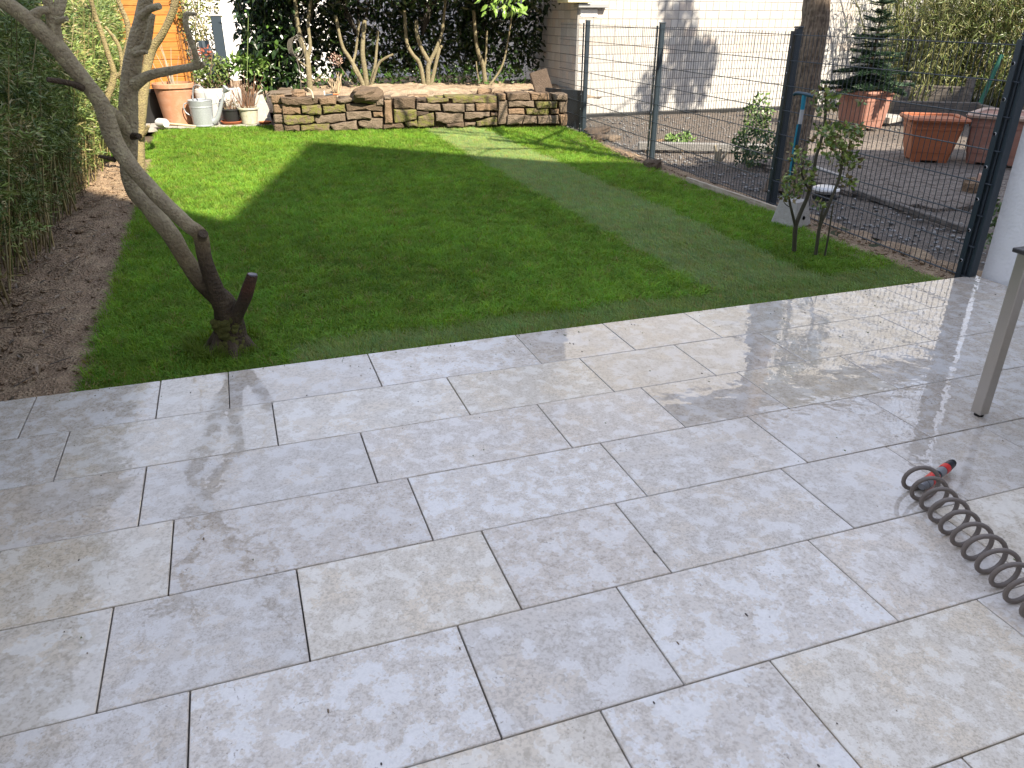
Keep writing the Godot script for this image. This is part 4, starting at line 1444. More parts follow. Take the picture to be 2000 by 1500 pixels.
	for k in 95:
		var a := rnd(-0.9, 2.6)
		var y := rnd(-0.03, 0.15)
		var rr := lerpf(0.125, 0.074, clampf((y + 0.05) / 0.1, 0.0, 1.0)) + rnd(-0.008, 0.004)
		cb = MB.new()
		cb.lathe([Vector2(0.02, -0.008), Vector2(0.015, 0.005), Vector2(0, 0.009)], 7)
		var o := obj("moss_patch", cb, M["moss"], t)
		o.position = Vector3(-0.165 + cos(a) * rr, y, -3.99 + sin(a) * rr)
		o.basis = Basis(Vector3(0, 0, 1), -cos(a) * 0.9) * Basis(Vector3(1, 0, 0), sin(a) * 0.9).scaled(Vector3(rnd(0.6, 1.2), 1, rnd(0.6, 1.4)))
	for r in 6:
		var a := r * 1.05 + 0.3
		tree_limb(t, "root", [Vector3(-0.165, 0.06, -3.99) + Vector3(cos(a), 0, sin(a)) * 0.03, Vector3(-0.165, -0.02, -3.99) + Vector3(cos(a), 0, sin(a)) * 0.1, Vector3(-0.165, -0.07, -3.99) + Vector3(cos(a), 0, sin(a)) * 0.16], [0.04, 0.032, 0.02], "bark", 0.2, 4, 10, [wet, wet, mid])
	for g in [[Vector3(-0.08586, 2.146, -4), Vector3(0.3, 1, 0.2), 0.9, 0.014], [Vector3(-0.2104, 1.79, -4.18), Vector3(0.8, 1, -0.3), 1.0, 0.014], [Vector3(-0.6194, 1.8, -3.9), Vector3(-0.2, 1, 0.3), 0.8, 0.011], [Vector3(-0.4621, 1.919, -4), Vector3(0.3, 1, -0.3), 0.9, 0.011], [Vector3(-0.9286, 1.947, -3.8), Vector3(-0.3, 1, 0.3), 0.8, 0.012], [Vector3(-0.9256, 1.772, -3.85), Vector3(-0.7, 0.8, -0.3), 0.8, 0.012]]:
		grow(t, "branch", g[0], g[1], g[2], g[3], "bark", 1)
	# sunlit second tree
	t = thing("lichen_tree", "sunlit yellowish tree with pruned stems beside the bare path", "tree", Vector3())
	tree_limb(t, "trunk", [Vector3(-1.025, -0.08213, -9.47), Vector3(-0.9836, 0.1617, -9.47), Vector3(-0.9338, 0.3801, -9.5), Vector3(-0.871, 0.6035, -9.5), Vector3(-0.8187, 0.7805, -9.52), Vector3(-0.7504, 0.9948, -9.55), Vector3(-0.6645, 1.188, -9.55), Vector3(-0.5356, 1.336, -9.5), Vector3(-0.4334, 1.481, -9.45), Vector3(-0.3492, 1.642, -9.4), Vector3(-0.2577, 1.936, -9.35), Vector3(-0.1857, 2.289, -9.3)], [0.076, 0.0646, 0.0608, 0.0593, 0.0547, 0.0502, 0.0426, 0.038, 0.0365, 0.0334, 0.0274, 0.0167], "lichen_bark", 0.18)
	tree_limb(t, "branch", [Vector3(-1.014, 0.2171, -9.47), Vector3(-1.084, 0.5184, -9.4), Vector3(-1.178, 0.6795, -9.35), Vector3(-1.085, 0.876, -9.35), Vector3(-1.046, 0.9977, -9.35), Vector3(-1.061, 1.133, -9.35), Vector3(-1.081, 1.332, -9.35), Vector3(-1.107, 1.518, -9.35), Vector3(-1.11, 1.69, -9.3), Vector3(-1.114, 2.005, -9.3)], [0.0456, 0.038, 0.0342, 0.0342, 0.0289, 0.0258, 0.0243, 0.0228, 0.0213, 0.0122], "lichen_bark", 0.18)
	tree_limb(t, "branch", [Vector3(-1.027, 0.9485, -9.35), Vector3(-0.9652, 1.007, -9.33), Vector3(-0.9431, 1.166, -9.33), Vector3(-0.9589, 1.276, -9.33), Vector3(-1.038, 1.417, -9.33)], [0.0228, 0.0228, 0.0213, 0.019, 0.0152], "lichen_bark", 0.18)
	tree_limb(t, "branch", [Vector3(-0.9648, 0.9931, -9.4), Vector3(-0.8975, 1.187, -9.4), Vector3(-0.8492, 1.311, -9.4), Vector3(-0.8338, 1.462, -9.4), Vector3(-0.8589, 1.574, -9.4), Vector3(-0.8742, 1.684, -9.4), Vector3(-0.8531, 1.972, -9.4)], [0.0258, 0.0258, 0.0243, 0.0258, 0.0213, 0.0198, 0.0122], "lichen_bark", 0.18)
	tree_limb(t, "branch", [Vector3(-1.085, 1.402, -9.35), Vector3(-1.152, 1.573, -9.4), Vector3(-1.243, 1.676, -9.4)], [0.0152, 0.0129, 0.00912], "lichen_bark", 0.18)
	tree_limb(t, "stub", [Vector3(-0.928, 0.3268, -9.42), Vector3(-0.8622, 0.3926, -9.38), Vector3(-0.8178, 0.4574, -9.35)], [0.0228, 0.0182, 0.0167], "lichen_bark", 0.18)
	for g in [[Vector3(-0.1857, 2.289, -9.3), Vector3(0.2, 1, 0), 1.4, 0.022], [Vector3(-1.114, 2.005, -9.3), Vector3(-0.3, 1, 0), 1.2, 0.016], [Vector3(-0.8531, 1.972, -9.4), Vector3(0, 1, 0.2), 1.3, 0.016]]:
		grow(t, "branch", g[0], g[1], g[2], g[3], "lichen_bark", 1)


func build_hedge() -> void:
	var t := thing("bamboo_hedge", "tall green bamboo hedge with tan canes along the bare path", "hedge", Vector3())
	# canes: the nearest as parts, the rest joined
	var cane := MB.new()
	cane.tube([Vector3(0, 0, 0), Vector3(0.0, 0.5, 0.02), Vector3(0.0, 1.0, 0.09)], [0.006, 0.0055, 0.003], 6, 3)
	var cm := cane.mesh()
	var xf := []
	var cc := []
	var q0 := noise(33, 0.12, 2)
	for i in 1900:
		var z := rnd(-12.4, -2.2)
		var x := -1.42 + 0.07 * q0.get_noise_1d(z * 16.0) - pow(rng.randf(), 1.1) * 1.05
		var h := rnd(0.9, 1.85)
		if i % 4 == 0:
			h = rnd(0.4, 0.8)
		var lean := Basis(Vector3.BACK, rnd(-0.24, 0.16)) * Basis(Vector3.RIGHT, rnd(-0.22, 0.22)) * Basis(Vector3.UP, rnd(0, TAU))
		var k := rnd(0.45, 1.05) if rng.randf() < 0.85 else rnd(1.1, 1.6)
		var c := Color(1.1, 1.0, 0.85) * rnd(0.35, 1.3)
		if rng.randf() < 0.25:
			c = Color(0.55, 0.75, 0.4) * rnd(0.6, 1.0)
		if i < 300 and z > -8.5:
			var o := put("cane", cm, M["culm"], t, Vector3(x, -0.05, z))
			o.basis = lean.scaled_local(Vector3(k, h, k))
			continue
		xf.append(Transform3D(lean.scaled_local(Vector3(k, h, k)), Vector3(x, -0.05, z)))
		cc.append(c)
	scatter("canes", cm, M["culm"], xf, cc, t)
	# leaves in sprays
	var sp := MB.new()
	for i in 7:
		var d := Vector3(rnd(-1, 1), rnd(-0.5, 0.5), rnd(0.1, 1)).normalized()
		var bs := facing(d, randdir())
		var p := Vector3(0, 0, 1) * rnd(0, 0.05) + randdir() * 0.02
		var l := rnd(0.035, 0.06)
		var w := 0.0105
		sp.c = Color(1, 1, 1) * rnd(0.75, 1.25)
		var a := p
		var e := p + bs * Vector3(0, 0, l)
		var m1 := p + bs * Vector3(w * 0.5, 0.002, l * 0.4)
		var m2 := p + bs * Vector3(-w * 0.5, 0.002, l * 0.4)
		sp.tri(a, m1, e, bs.y)
		sp.tri(a, e, m2, bs.y)
	var spm := sp.mesh()
	var q := noise(21, 0.12, 3)
	xf = []
	cc = []
	for i in 74000:
		var z := rnd(-12.6, -2.0)
		var top := 1.72 + 0.25 * q.get_noise_2d(z * 10.0, 3.0)
		var y := pow(rng.randf(), 0.75) * (top - 0.1) + 0.12
		var bulge := 0.12 * smoothstep(0.3, 1.2, y) + 0.1 * q.get_noise_2d(z * 14.0, y * 14.0)
		var x := -1.33 + bulge * smoothstep(0.3, 0.9, y) - 0.04 * (1.0 - smoothstep(0.2, 0.7, y)) - pow(rng.randf(), 1.7) * (1.0 + bulge)
		var dens := q.get_noise_3d(x * 22.0, y * 22.0, z * 22.0)
		if dens < -0.07 or (y < 0.8 and rng.randf() < (0.78 - y * 0.75) * (1.0 + 0.9 * q.get_noise_2d(z * 6.0, 40.0))):
			continue
		var dir := (Vector3(0.7, rnd(-0.4, 0.9), 0) + randdir()).normalized()
		xf.append(Transform3D(facing(dir, randdir()).scaled(Vector3.ONE * rnd(0.65, 1.3)), Vector3(x, y, z)))
		var c := Color(0.165, 0.23, 0.06)
		var u := rng.randf()
		if u < 0.22:
			c = Color(0.21, 0.25, 0.07)
		elif u < 0.3:
			c = Color(0.32, 0.28, 0.13)
		elif u < 0.5:
			c = Color(0.095, 0.16, 0.05)
		if q.get_noise_3d(x * 9.0 + 50.0, y * 9.0, z * 9.0) > 0.22 and rng.randf() < 0.5:
			c = Color(0.27, 0.23, 0.1)
		cc.append(c * rnd(0.7, 1.5) * (1.0 + 0.5 * q.get_noise_2d(z * 12.0, y * 12.0 + 90.0)))
	scatter("foliage", spm, M["leaf"], xf, cc, t)
	# wire fence and backing growth behind the canes
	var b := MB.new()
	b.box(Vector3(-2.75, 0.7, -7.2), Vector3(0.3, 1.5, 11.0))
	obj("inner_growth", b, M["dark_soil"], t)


func build_laurels() -> void:
	var lf := leaf_mesh(0.12, 0.05, 0.3, 0.25)
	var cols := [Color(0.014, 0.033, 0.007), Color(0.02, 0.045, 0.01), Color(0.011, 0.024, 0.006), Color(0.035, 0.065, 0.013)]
	var defs := [
		["laurel shrub with one thick stem and a rope hung in it", [[Vector3(1.27, 0.4295, -13.2), Vector3(1.277, 0.7134, -13.2), Vector3(1.282, 0.9166, -13.25), Vector3(1.22, 1.148, -13.3), Vector3(1.191, 1.433, -13.3), Vector3(1.202, 1.918, -13.3)], [Vector3(1.278, 0.8873, -13.25), Vector3(1.345, 1.076, -13.25), Vector3(1.359, 1.433, -13.3), Vector3(1.488, 1.921, -13.3)], [Vector3(1.268, 0.7726, -13.2), Vector3(1.185, 0.8354, -13.15), Vector3(1.111, 0.8971, -13.1)], [Vector3(1.312, 0.5263, -13.2), Vector3(1.407, 0.6434, -13.1), Vector3(1.457, 0.672, -13.1)]], [0.045, 0.03, 0.018, 0.01]],
		["laurel shrub whose five bare stems fan out behind the boulder", [[Vector3(2.124, 0.4539, -13.2), Vector3(2.031, 0.6997, -13.2), Vector3(1.927, 0.9082, -13.25), Vector3(1.839, 1.085, -13.3), Vector3(1.776, 1.504, -13.3)], [Vector3(2.165, 0.4529, -13.2), Vector3(2.152, 0.6975, -13.2), Vector3(2.136, 0.997, -13.2), Vector3(2.22, 1.433, -13.3)], [Vector3(2.198, 0.4561, -13.15), Vector3(2.304, 0.7733, -13.15), Vector3(2.353, 0.9798, -13.2), Vector3(2.4, 1.289, -13.2)], [Vector3(2.206, 0.46, -13.1), Vector3(2.336, 0.7935, -13.05), Vector3(2.431, 0.8914, -13), Vector3(2.571, 0.9585, -12.95)], [Vector3(2.099, 0.5465, -13.2), Vector3(1.972, 0.7758, -13.2), Vector3(2.047, 0.9938, -13.3), Vector3(2.14, 1.433, -13.3)]], [0.035, 0.045, 0.026, 0.024, 0.024]],
		["laurel shrub with lit stems in a wide goblet on the sandy mound", [[Vector3(3.217, 0.4593, -13.4), Vector3(3.23, 0.7438, -13.4), Vector3(3.25, 0.8061, -13.4), Vector3(3.154, 0.9779, -13.4), Vector3(3.072, 1.207, -13.4), Vector3(3.09, 1.431, -13.5)], [Vector3(3.249, 0.7905, -13.4), Vector3(3.361, 0.9756, -13.4), Vector3(3.436, 1.129, -13.4), Vector3(3.52, 1.279, -13.5), Vector3(3.588, 1.732, -13.5)], [Vector3(3.147, 0.4609, -13.4), Vector3(3.093, 0.7851, -13.4), Vector3(2.973, 0.9414, -13.4), Vector3(2.902, 1.131, -13.45), Vector3(2.905, 1.58, -13.5)], [Vector3(3.269, 0.458, -13.4), Vector3(3.351, 0.7419, -13.4), Vector3(3.421, 0.975, -13.4), Vector3(3.481, 1.05, -13.45)]], [0.042, 0.034, 0.036, 0.036]],
		["laurel shrub with short pale stem nearest the white house", [[Vector3(4.283, 0.4274, -13.6), Vector3(4.249, 0.7157, -13.6), Vector3(4.179, 0.8945, -13.6), Vector3(4.128, 1.102, -13.6), Vector3(4.092, 1.584, -13.6)], [Vector3(4.268, 0.7154, -13.6), Vector3(4.297, 0.8609, -13.6), Vector3(4.32, 1.275, -13.6)], [Vector3(4.316, 0.4096, -13.5), Vector3(4.503, 0.6358, -13.5), Vector3(4.596, 0.8375, -13.5), Vector3(4.66, 1.117, -13.5), Vector3(4.733, 1.51, -13.5)], [Vector3(4.172, 0.4548, -13.6), Vector3(4.138, 0.6362, -13.6), Vector3(4.122, 0.7987, -13.6)]], [0.042, 0.022, 0.02, 0.016]],
	]
	var cx := [1.3, 2.5, 3.7, 4.75]
	for i in 4:
		var d: Array = defs[i]
		var t := thing("laurel_shrub", d[0], "shrub", Vector3(), 0.0, "evergreen shrubs in the raised bed")
		for k in d[1].size():
			var p: Array = d[1][k]
			var rad := []
			for j in p.size():
				rad.append(d[2][k] * lerpf(1.0, 0.6, float(j) / p.size()))
			tree_limb(t, "stem", p, rad, "laurel_bark", 0.12, 4, 10)
		for k in 8:
			var a := rnd(0, TAU)
			var s: Vector3 = d[1][0][0]
			var b := MB.new()
			b.tube([s + Vector3(0, 0.75, -0.25), s + Vector3(cos(a) * 0.3, 1.3, sin(a) * 0.2 - 0.4), s + Vector3(cos(a) * 0.6, 2.0, sin(a) * 0.4 - 0.4)], [0.016, 0.012, 0.007], 7, 3)
			obj("inner_branch", b, M["dark_bark"], t)
		var xf := []
		var cc := []
		# tall crown, bulging forward over the bed; thinner underneath
		for n in 6300:
			var y := 0.62 + pow(rng.randf(), 0.85) * 3.1
			var fwd := lerpf(0.0, 1.35, smoothstep(1.45, 2.0, y)) * (1.0 - 0.4 * smoothstep(2.9, 3.8, y))
			var x: float = cx[i] + rnd(-0.72, 0.72)
			var z := -13.75 + rnd(-0.75, fwd)
			if y < 1.1 and rng.randf() < 0.55:
				z = rnd(-14.6, -13.9)
			var look := (randdir() + Vector3(0, -0.1, 0.5)).normalized()
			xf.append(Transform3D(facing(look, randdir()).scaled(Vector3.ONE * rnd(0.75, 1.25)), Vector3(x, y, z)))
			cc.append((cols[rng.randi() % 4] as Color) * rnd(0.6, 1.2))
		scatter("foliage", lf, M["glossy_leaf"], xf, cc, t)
	# sprig of laurel near the house, sunlit brightness put into its leaf colour
	var t2 := thing("bright_branch", "laurel branch with sunlit brightness put into its leaf colour, before the dark shrub", "branch", Vector3())
	var bb := MB.new()
	bb.tube([Vector3(4.534, 2.156, -12.7), Vector3(4.339, 1.798, -12.5), Vector3(4.181, 1.62, -12.4), Vector3(3.959, 1.584, -12.35)], [0.014, 0.01, 0.007, 0.004], 7, 3)
	obj("twig", bb, M["green_stem"], t2)
	var xf2 := []
	var cc2 := []
	for n in 70:
		var p := Vector3(4.28, 1.684, -12.4) + Vector3(rnd(-0.42, 0.42), rnd(-0.13, 0.25), rnd(-0.15, 0.15))
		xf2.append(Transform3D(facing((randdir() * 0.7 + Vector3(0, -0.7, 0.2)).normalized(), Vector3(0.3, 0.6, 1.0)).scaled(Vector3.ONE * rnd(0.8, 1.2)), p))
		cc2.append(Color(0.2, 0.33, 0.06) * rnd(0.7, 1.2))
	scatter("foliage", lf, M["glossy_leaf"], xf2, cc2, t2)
	# leafy laurel bush left of the bed, with a bamboo stake
	t2 = thing("young_laurel", "large leaved laurel bush tied to a thin green stake", "shrub", Vector3())
	xf2 = []
	cc2 = []
	for n in 2600:
		var p := Vector3(rnd(0.32, 1.15), 0.45 + rng.randf() * 2.2, rnd(-14.4, -13.25))
		xf2.append(Transform3D(facing((randdir() + Vector3(0, -0.5, 0.3)).normalized(), Vector3(0.2, 1.0, 0.6)).scaled(Vector3.ONE * rnd(0.8, 1.4)), p))
		cc2.append(Color(0.065, 0.13, 0.022) * rnd(0.5, 1.6) if n < 260 else Color(0.015, 0.035, 0.008) * rnd(0.6, 1.5))  # lighter greens paint sunlit leaves, the near-black ones paint shaded leaves
	scatter("foliage", lf, M["glossy_leaf"], xf2, cc2, t2)
	for k in 4:
		bb = MB.new()
		bb.tube([Vector3(0.5 + k * 0.1, 0.0, -13.6), Vector3(0.45 + k * 0.14, 0.8, -13.6), Vector3(0.35 + k * 0.2, 1.7, -13.6)], [0.014, 0.01, 0.005], 7, 3)
		obj("stem", bb, M["green_stem"], t2)
	bb = MB.new()
	bb.tube([Vector3(0.3186, 0.4579, -13.15), Vector3(0.485, 1.489, -13.15)], [0.006, 0.005], 7)
	tag(obj("plant_stake", bb, M["green_stem"], self), "thin upright green stake among the laurel leaves", "stake")
	# coiled rope hung in the first shrub
	t2 = thing("rope_coil", "grey cord looped over a branch of the first laurel", "rope", Vector3())
	for k in 4:
		bb = MB.new()
		var pts := []
		var c := Vector3(1.112, 1.071, -13.05) + Vector3(k * 0.03 - 0.05, 0, k * 0.02)
		for j in 13:
			var a := TAU * j / 12.0
			pts.append(c + Vector3(cos(a) * (0.07 + 0.012 * k), sin(a) * (0.12 + 0.015 * k), sin(a * 2.0) * 0.02))
		bb.tube(pts, [0.007, 0.007, 0.007, 0.007, 0.007, 0.007, 0.007, 0.007, 0.007, 0.007, 0.007, 0.007, 0.007], 6, 2)
		obj("loop", bb, M["cord"], t2)
	bb = MB.new()
	bb.tube([Vector3(1.091, 0.931, -13), Vector3(1.12, 0.7351, -12.9), Vector3(1.095, 0.4674, -12.8)], [0.006, 0.006, 0.006], 6, 3)
	obj("tail", bb, M["cord"], t2)
	# cut reddish stems of a shrub in the bed
	t2 = thing("cut_back_shrub", "cut back shrub of short orange brown stems in the bed", "shrub", Vector3(1.602, 0.42, -12.6))
	potted_stems(t2, 16, 0.07, 0.0, 0.16, 0.34, 0.1, 0.008, "handle_wood")
	t2 = thing("dried_hydrangea", "dry pinkish flower head on a thin stem before the laurels", "plant", Vector3())
	bb = MB.new()
	bb.tube([Vector3(1.905, 0.5357, -12.9), Vector3(1.78, 0.7231, -12.9), Vector3(1.685, 0.8703, -12.9)], [0.006, 0.005, 0.004], 6, 3)
	obj("stem", bb, M["twig"], t2)
	xf2 = []
	cc2 = []
	clump_leaves(Vector3(1.664, 0.8995, -12.9), Vector3(0.1, 0.1, 0.1), 90, [Color(0.4, 0.24, 0.2), Color(0.5, 0.34, 0.26)], 0.2, 0.35, xf2, cc2)
	scatter("flower_head", lf, M["leaf"], xf2, cc2, t2)
	# low green growth in the bed and behind it
	xf2 = []
	cc2 = []
	for n in 1400:
		var p := Vector3(rnd(0.9, 5.2), 0.4 + rng.randf() * 0.3, rnd(-14.6, -13.5))
		xf2.append(Transform3D(facing((randdir() + Vector3(0, 0.6, 0.3)).normalized(), randdir()).scaled(Vector3.ONE * rnd(0.4, 0.9)), p))
		cc2.append(Color(0.05, 0.11, 0.02) * rnd(0.6, 1.4))
	scatter("ground_cover", lf, M["leaf"], xf2, cc2).set_meta("label", "low green leaves under the laurel shrubs")


func build_neighbour_garden() -> void:
	# leaning street-side trunk with a crown out of view
	var t := thing("rough_tree", "thick rough barked tree trunk standing close behind the mesh fence", "tree", Vector3())
	tree_limb(t, "trunk", [Vector3(5.111, -0.09411, -6.4), Vector3(5.166, 0.0698, -6.45), Vector3(5.209, 0.4548, -6.5), Vector3(5.254, 0.8329, -6.5), Vector3(5.25, 1.197, -6.5), Vector3(5.255, 1.503, -6.5), Vector3(5.226, 1.797, -6.5), Vector3(5.192, 2.159, -6.5), Vector3(5.119, 2.688, -6.5), Vector3(5.026, 3.245, -6.5), Vector3(4.843, 3.905, -6.4)], [0.2, 0.165, 0.15, 0.14, 0.13, 0.125, 0.12, 0.115, 0.11, 0.09, 0.05], "rough_bark", 0.1, 6, 22)
	for k in 7:
		var a := k * 2.4
		grow(t, "branch", Vector3(5.119, 2.688, -6.5) + Vector3(0, k * 0.3 - 0.2, 0), Vector3(cos(a), 0.9, sin(a)), 1.6, 0.045, "rough_bark", 1)
	# added leaf clumps out of view, placed to throw soft shade on the white wall
	var cxf := []
	var ccc := []
	for w in [Vector2(7.32, 1.75), Vector2(7.42, 1.25), Vector2(7.5, 0.75), Vector2(7.0, 0.28), Vector2(7.9, 0.72), Vector2(7.75, 0.3)]:
		clump_leaves(Vector3(w.x + 0.364 * 6.1, w.y + 0.958 * 6.1, -6.5), Vector3(0.3, 0.34, 0.3), 330, [Color(0.1, 0.17, 0.04)], 0.8, 1.4, cxf, ccc)
	tree_limb(t, "branch", [Vector3(5.026, 3.245, -6.5), Vector3(7.2, 5.0, -6.5), Vector3(9.3, 6.4, -6.5), Vector3(9.9, 7.4, -6.5)], [0.03, 0.02, 0.014, 0.008], "rough_bark", 0.1, 4, 8)  # limb added out of view to carry the shading leaf clumps
	scatter("foliage", leaf_mesh(0.09, 0.05, 0.3, 0.2), M["leaf"], cxf, ccc, t)
	# spruce in a big planter
	var sp := Vector3(9.149, 0.4902, -9.9)
	t = thing("potted_spruce", "small dark spruce standing in the largest reddish planter", "spruce", Vector3(sp.x, 0.5, sp.z))
	var b := MB.new()
	b.tube([Vector3(0, -0.1, 0), Vector3(0.0, 0.6, 0), Vector3(0, 1.45, 0)], [0.03, 0.022, 0.006], 8, 3)
	obj("trunk", b, M["twig"], t)
	var tw := MB.new()
	var keep := rng.state
	rng.seed = 5
	tw.c = Color(0.4, 0.3, 0.2)
	tw.tube([Vector3(), Vector3(0, 0, 0.5), Vector3(0, -0.01, 1.0)], [0.012, 0.008, 0.004], 4, 1)
	for i in 620:
		var z := pow(rng.randf(), 0.8)
		var sgn := rnd(-0.5, 0.5) * (1.05 - z) * 0.8
		var base := Vector3(sgn, -0.02 * absf(sgn) , z - absf(sgn) * 0.4)
		var d := (Vector3(rnd(-1, 1), rnd(-0.3, 0.8), rnd(0.2, 1.2))).normalized()
		tw.c = Color(1, 1, 1) * rnd(0.6, 1.3)
		var sd := d.cross(randdir()).normalized() * 0.016
		tw.tri(base - sd, base + sd, base + d * rnd(0.07, 0.13), Vector3.UP)
	rng.state = keep
	var twm := tw.mesh()
	var xf := []
	var cc := []
	for lv in 13:
		var y := 0.1 + lv * 0.108
		var l := lerpf(0.62, 0.1, pow(lv / 12.0, 0.85)) * (1.0 if lv % 2 == 0 else 0.78)
		for k in 11:
			var a := TAU * k / 11.0 + lv * 0.9 + rnd(-0.25, 0.25)
			var ll := l * rnd(0.7, 1.15)
			xf.append(Transform3D(Basis(Vector3.UP, a) * Basis(Vector3.RIGHT, rnd(-0.05, 0.25) - lv * 0.03) * Basis().scaled(Vector3(ll * 1.1, ll, ll)), Vector3(0, y + rnd(-0.03, 0.03), 0)))
			cc.append(Color(0.022, 0.055, 0.024) * rnd(0.7, 1.4))
	for k in 5:
		xf.append(Transform3D(Basis(Vector3.UP, k * 1.3) * Basis(Vector3.RIGHT, -1.1) * Basis().scaled(Vector3.ONE * 0.16), Vector3(0, 1.38, 0)))
		cc.append(Color(0.03, 0.07, 0.03))
	scatter("needles", twm, M["needle"], xf, cc, t)
	square_planter("planter", "largest reddish brown planter holding the small spruce", Vector3(sp.x, -0.02, sp.z), 0.12, 0.29, 0.23, 0.55, "faded_plastic", "faded_plastic")
	square_planter("planter", "bright orange square planter with empty soil, corner towards the fence", Vector3(7.735, 0, -7.223), PI / 4 + 0.22, 0.28, 0.2, 0.5, "orange_plastic", "orange_plastic")
	square_planter("planter", "faded pinkish planter with pale rim beside the near fence post", Vector3(8.409, 0, -6.786), 0.5, 0.35, 0.3, 0.56, "faded_plastic", "pink_rim")
	# timber sleepers round the far beds
	var defs := [[Vector3(10.25, 0, -10.49), Vector3(11.42, 0, -9.843), 0.28, "long dark timber sleeper behind the orange planter"], [Vector3(11.28, 0, -11.47) + Vector3(0, 0, -0.3), Vector3(12.21, 0, -10.61) + Vector3(0, 0, -0.2), 0.42, "upper dark timber board resting behind the long sleeper"], [Vector3(11.42, 0, -9.843), Vector3(10.74, 0, -8.483), 0.26, "dark timber sleeper running behind the pinkish planter"]]
	for d in defs:
		var v: Vector3 = d[1] - d[0]
		b = MB.new()
		b.box(Vector3(), Vector3(v.length(), d[2], 0.1), 0.01)
		var o := obj("timber_sleeper", b, M["old_timber"], self)
		o.position = (d[0] + d[1]) / 2 + Vector3.UP * d[2] / 2
		o.rotation.y = -atan2(v.z, v.x)
		tag(o, d[3], "sleeper", "timber sleepers beyond the fence")
	for p in [[Vector3(10.82, 0, -10.82), 0.55, "short dark timber post left of the sleepers"], [Vector3(11.67, 0, -10.33), 0.6, "short dark timber post before the tall bamboo"]]:
		b = MB.new()
		b.box(Vector3(), Vector3(0.11, p[1], 0.11), 0.01)
		var o := obj("timber_post", b, M["old_timber"], self)
		o.position = p[0] + Vector3.UP * p[1] / 2
		tag(o, p[2], "post", "short timber posts beyond the fence")
	b = MB.new()
	b.box(Vector3(), Vector3(0.5, 0.1, 0.3), 0.01)
	var pale := obj("pale_slab", b, M["concrete"], self)
	pale.position = Vector3(9.932, 0, -10.18) + Vector3(0, 0.05, 0)
	pale.rotation.y = 0.4
	tag(pale, "pale concrete slab between spruce planter and sleepers", "slab")
	# kerb board across the yard
	for d in [[Vector3(5.687, 0, -6.066), Vector3(5.502, 0, -4.585), 0.05, "dark timber edge of the paved yard near the fence"], [Vector3(6.184, 0, -7.273), Vector3(6.048, 0, -6.54), 0.04, "short pale kerb beside the white bowl"]]:
		var v: Vector3 = d[1] - d[0]
		b = MB.new()
		b.box(Vector3(), Vector3(v.length(), d[2], 0.06), 0.008)
		var o := obj("kerb", b, M["old_timber" if d[2] > 0.045 else "concrete"], self)
		o.position = (d[0] + d[1]) / 2 + Vector3.UP * (d[2] / 2 - 0.03)
		o.rotation.y = -atan2(v.z, v.x)
		tag(o, d[3], "kerb", "kerbs in the yard beyond the fence")
	# paved part of the yard
	var pav := Node3D.new()
	pav.name = "yard_paving"
	structure(pav)
	add_child(pav)
	var pm := {}
	for i in 13:
		for j in 17:
			var x := 5.75 + i * 0.205 + (0.1 if j % 2 else 0.0)
			var z := -8.6 + j * 0.205
			if x - 5.75 < (-5.4 - z) * -0.25 or x > 8.6 or (z < -7.9 and x < 6.4):
				continue
			var key := (i * 7 + j * 3) % 5
			if not pm.has(key):
				var m := MB.new()
				m.box(Vector3(), Vector3(0.196, 0.05, 0.196), 0.006)
				pm[key] = m.mesh()
			var o := put("paver", pm[key], M["cobble"], pav, Vector3(x, -0.03 + rnd(-0.004, 0.004), z))
			o.rotation = Vector3(rnd(-0.01, 0.01), rnd(-0.01, 0.01), rnd(-0.01, 0.01))
	# tall bamboo with arching yellow green leaves
	var culm := MB.new()
	culm.tube([Vector3(), Vector3(0, 0.6, 0.03), Vector3(0, 1.0, 0.16)], [0.0065, 0.0055, 0.0025], 6, 3)
	var cm := culm.mesh()
	var lf := leaf_mesh(0.14, 0.016, 0.3, 0.35)
	var labels := ["tall arching bamboo with drooping yellow green leaves before the white wall", "dense bamboo clump with brownish leaves at the right edge", "bright yellow green bamboo rising behind the near fence post"]
	var at := [Vector3(11.9, 0, -11.6), Vector3(13.3, 0, -11.2), Vector3(14.9, 0, -10.6)]
	var lc := [[Color(0.17, 0.2, 0.06), Color(0.12, 0.165, 0.045), Color(0.24, 0.24, 0.1)], [Color(0.14, 0.18, 0.045), Color(0.2, 0.18, 0.07), Color(0.09, 0.14, 0.035)], [Color(0.2, 0.29, 0.045), Color(0.14, 0.2, 0.045), Color(0.24, 0.28, 0.07)]]
	for i in 3:
		t = thing("bamboo_clump", labels[i], "bamboo", at[i], 0.0, "bamboo beyond the fence")
		xf = []
		cc = []
		var lx := []
		var lcc := []
		for k in 80:
			var p := Vector3(rnd(-0.8, 0.8), -0.05, rnd(-0.5, 0.5))
			var h := rnd(1.7, 3.2)
			var bs := Basis(Vector3.UP, rnd(0, TAU)) * Basis(Vector3.RIGHT, rnd(0.0, 0.22))
			xf.append(Transform3D(bs.scaled_local(Vector3(1, h, h)), p))
			cc.append(Color(0.55, 0.65, 0.4) * rnd(0.4, 1.0))
			for n in (150 if i > 0 else 95):
				var u := pow(rng.randf(), 0.8)
				var q := p + bs * Vector3(0, u * h, 0.16 * h * u * u) + randdir() * rnd(0.02, 0.3)
				if q.y < 0.25:
					continue
				lx.append(Transform3D(facing((randdir() + Vector3(0, -0.7, 0.2)).normalized(), randdir()).scaled(Vector3.ONE * rnd(0.7, 1.3)), q))
				lcc.append((lc[i][rng.randi() % 3] as Color) * rnd(0.6, 1.25))
		scatter("canes", cm, M["culm"], xf, cc, t)
		scatter("foliage", lf, M["leaf"], lx, lcc, t)
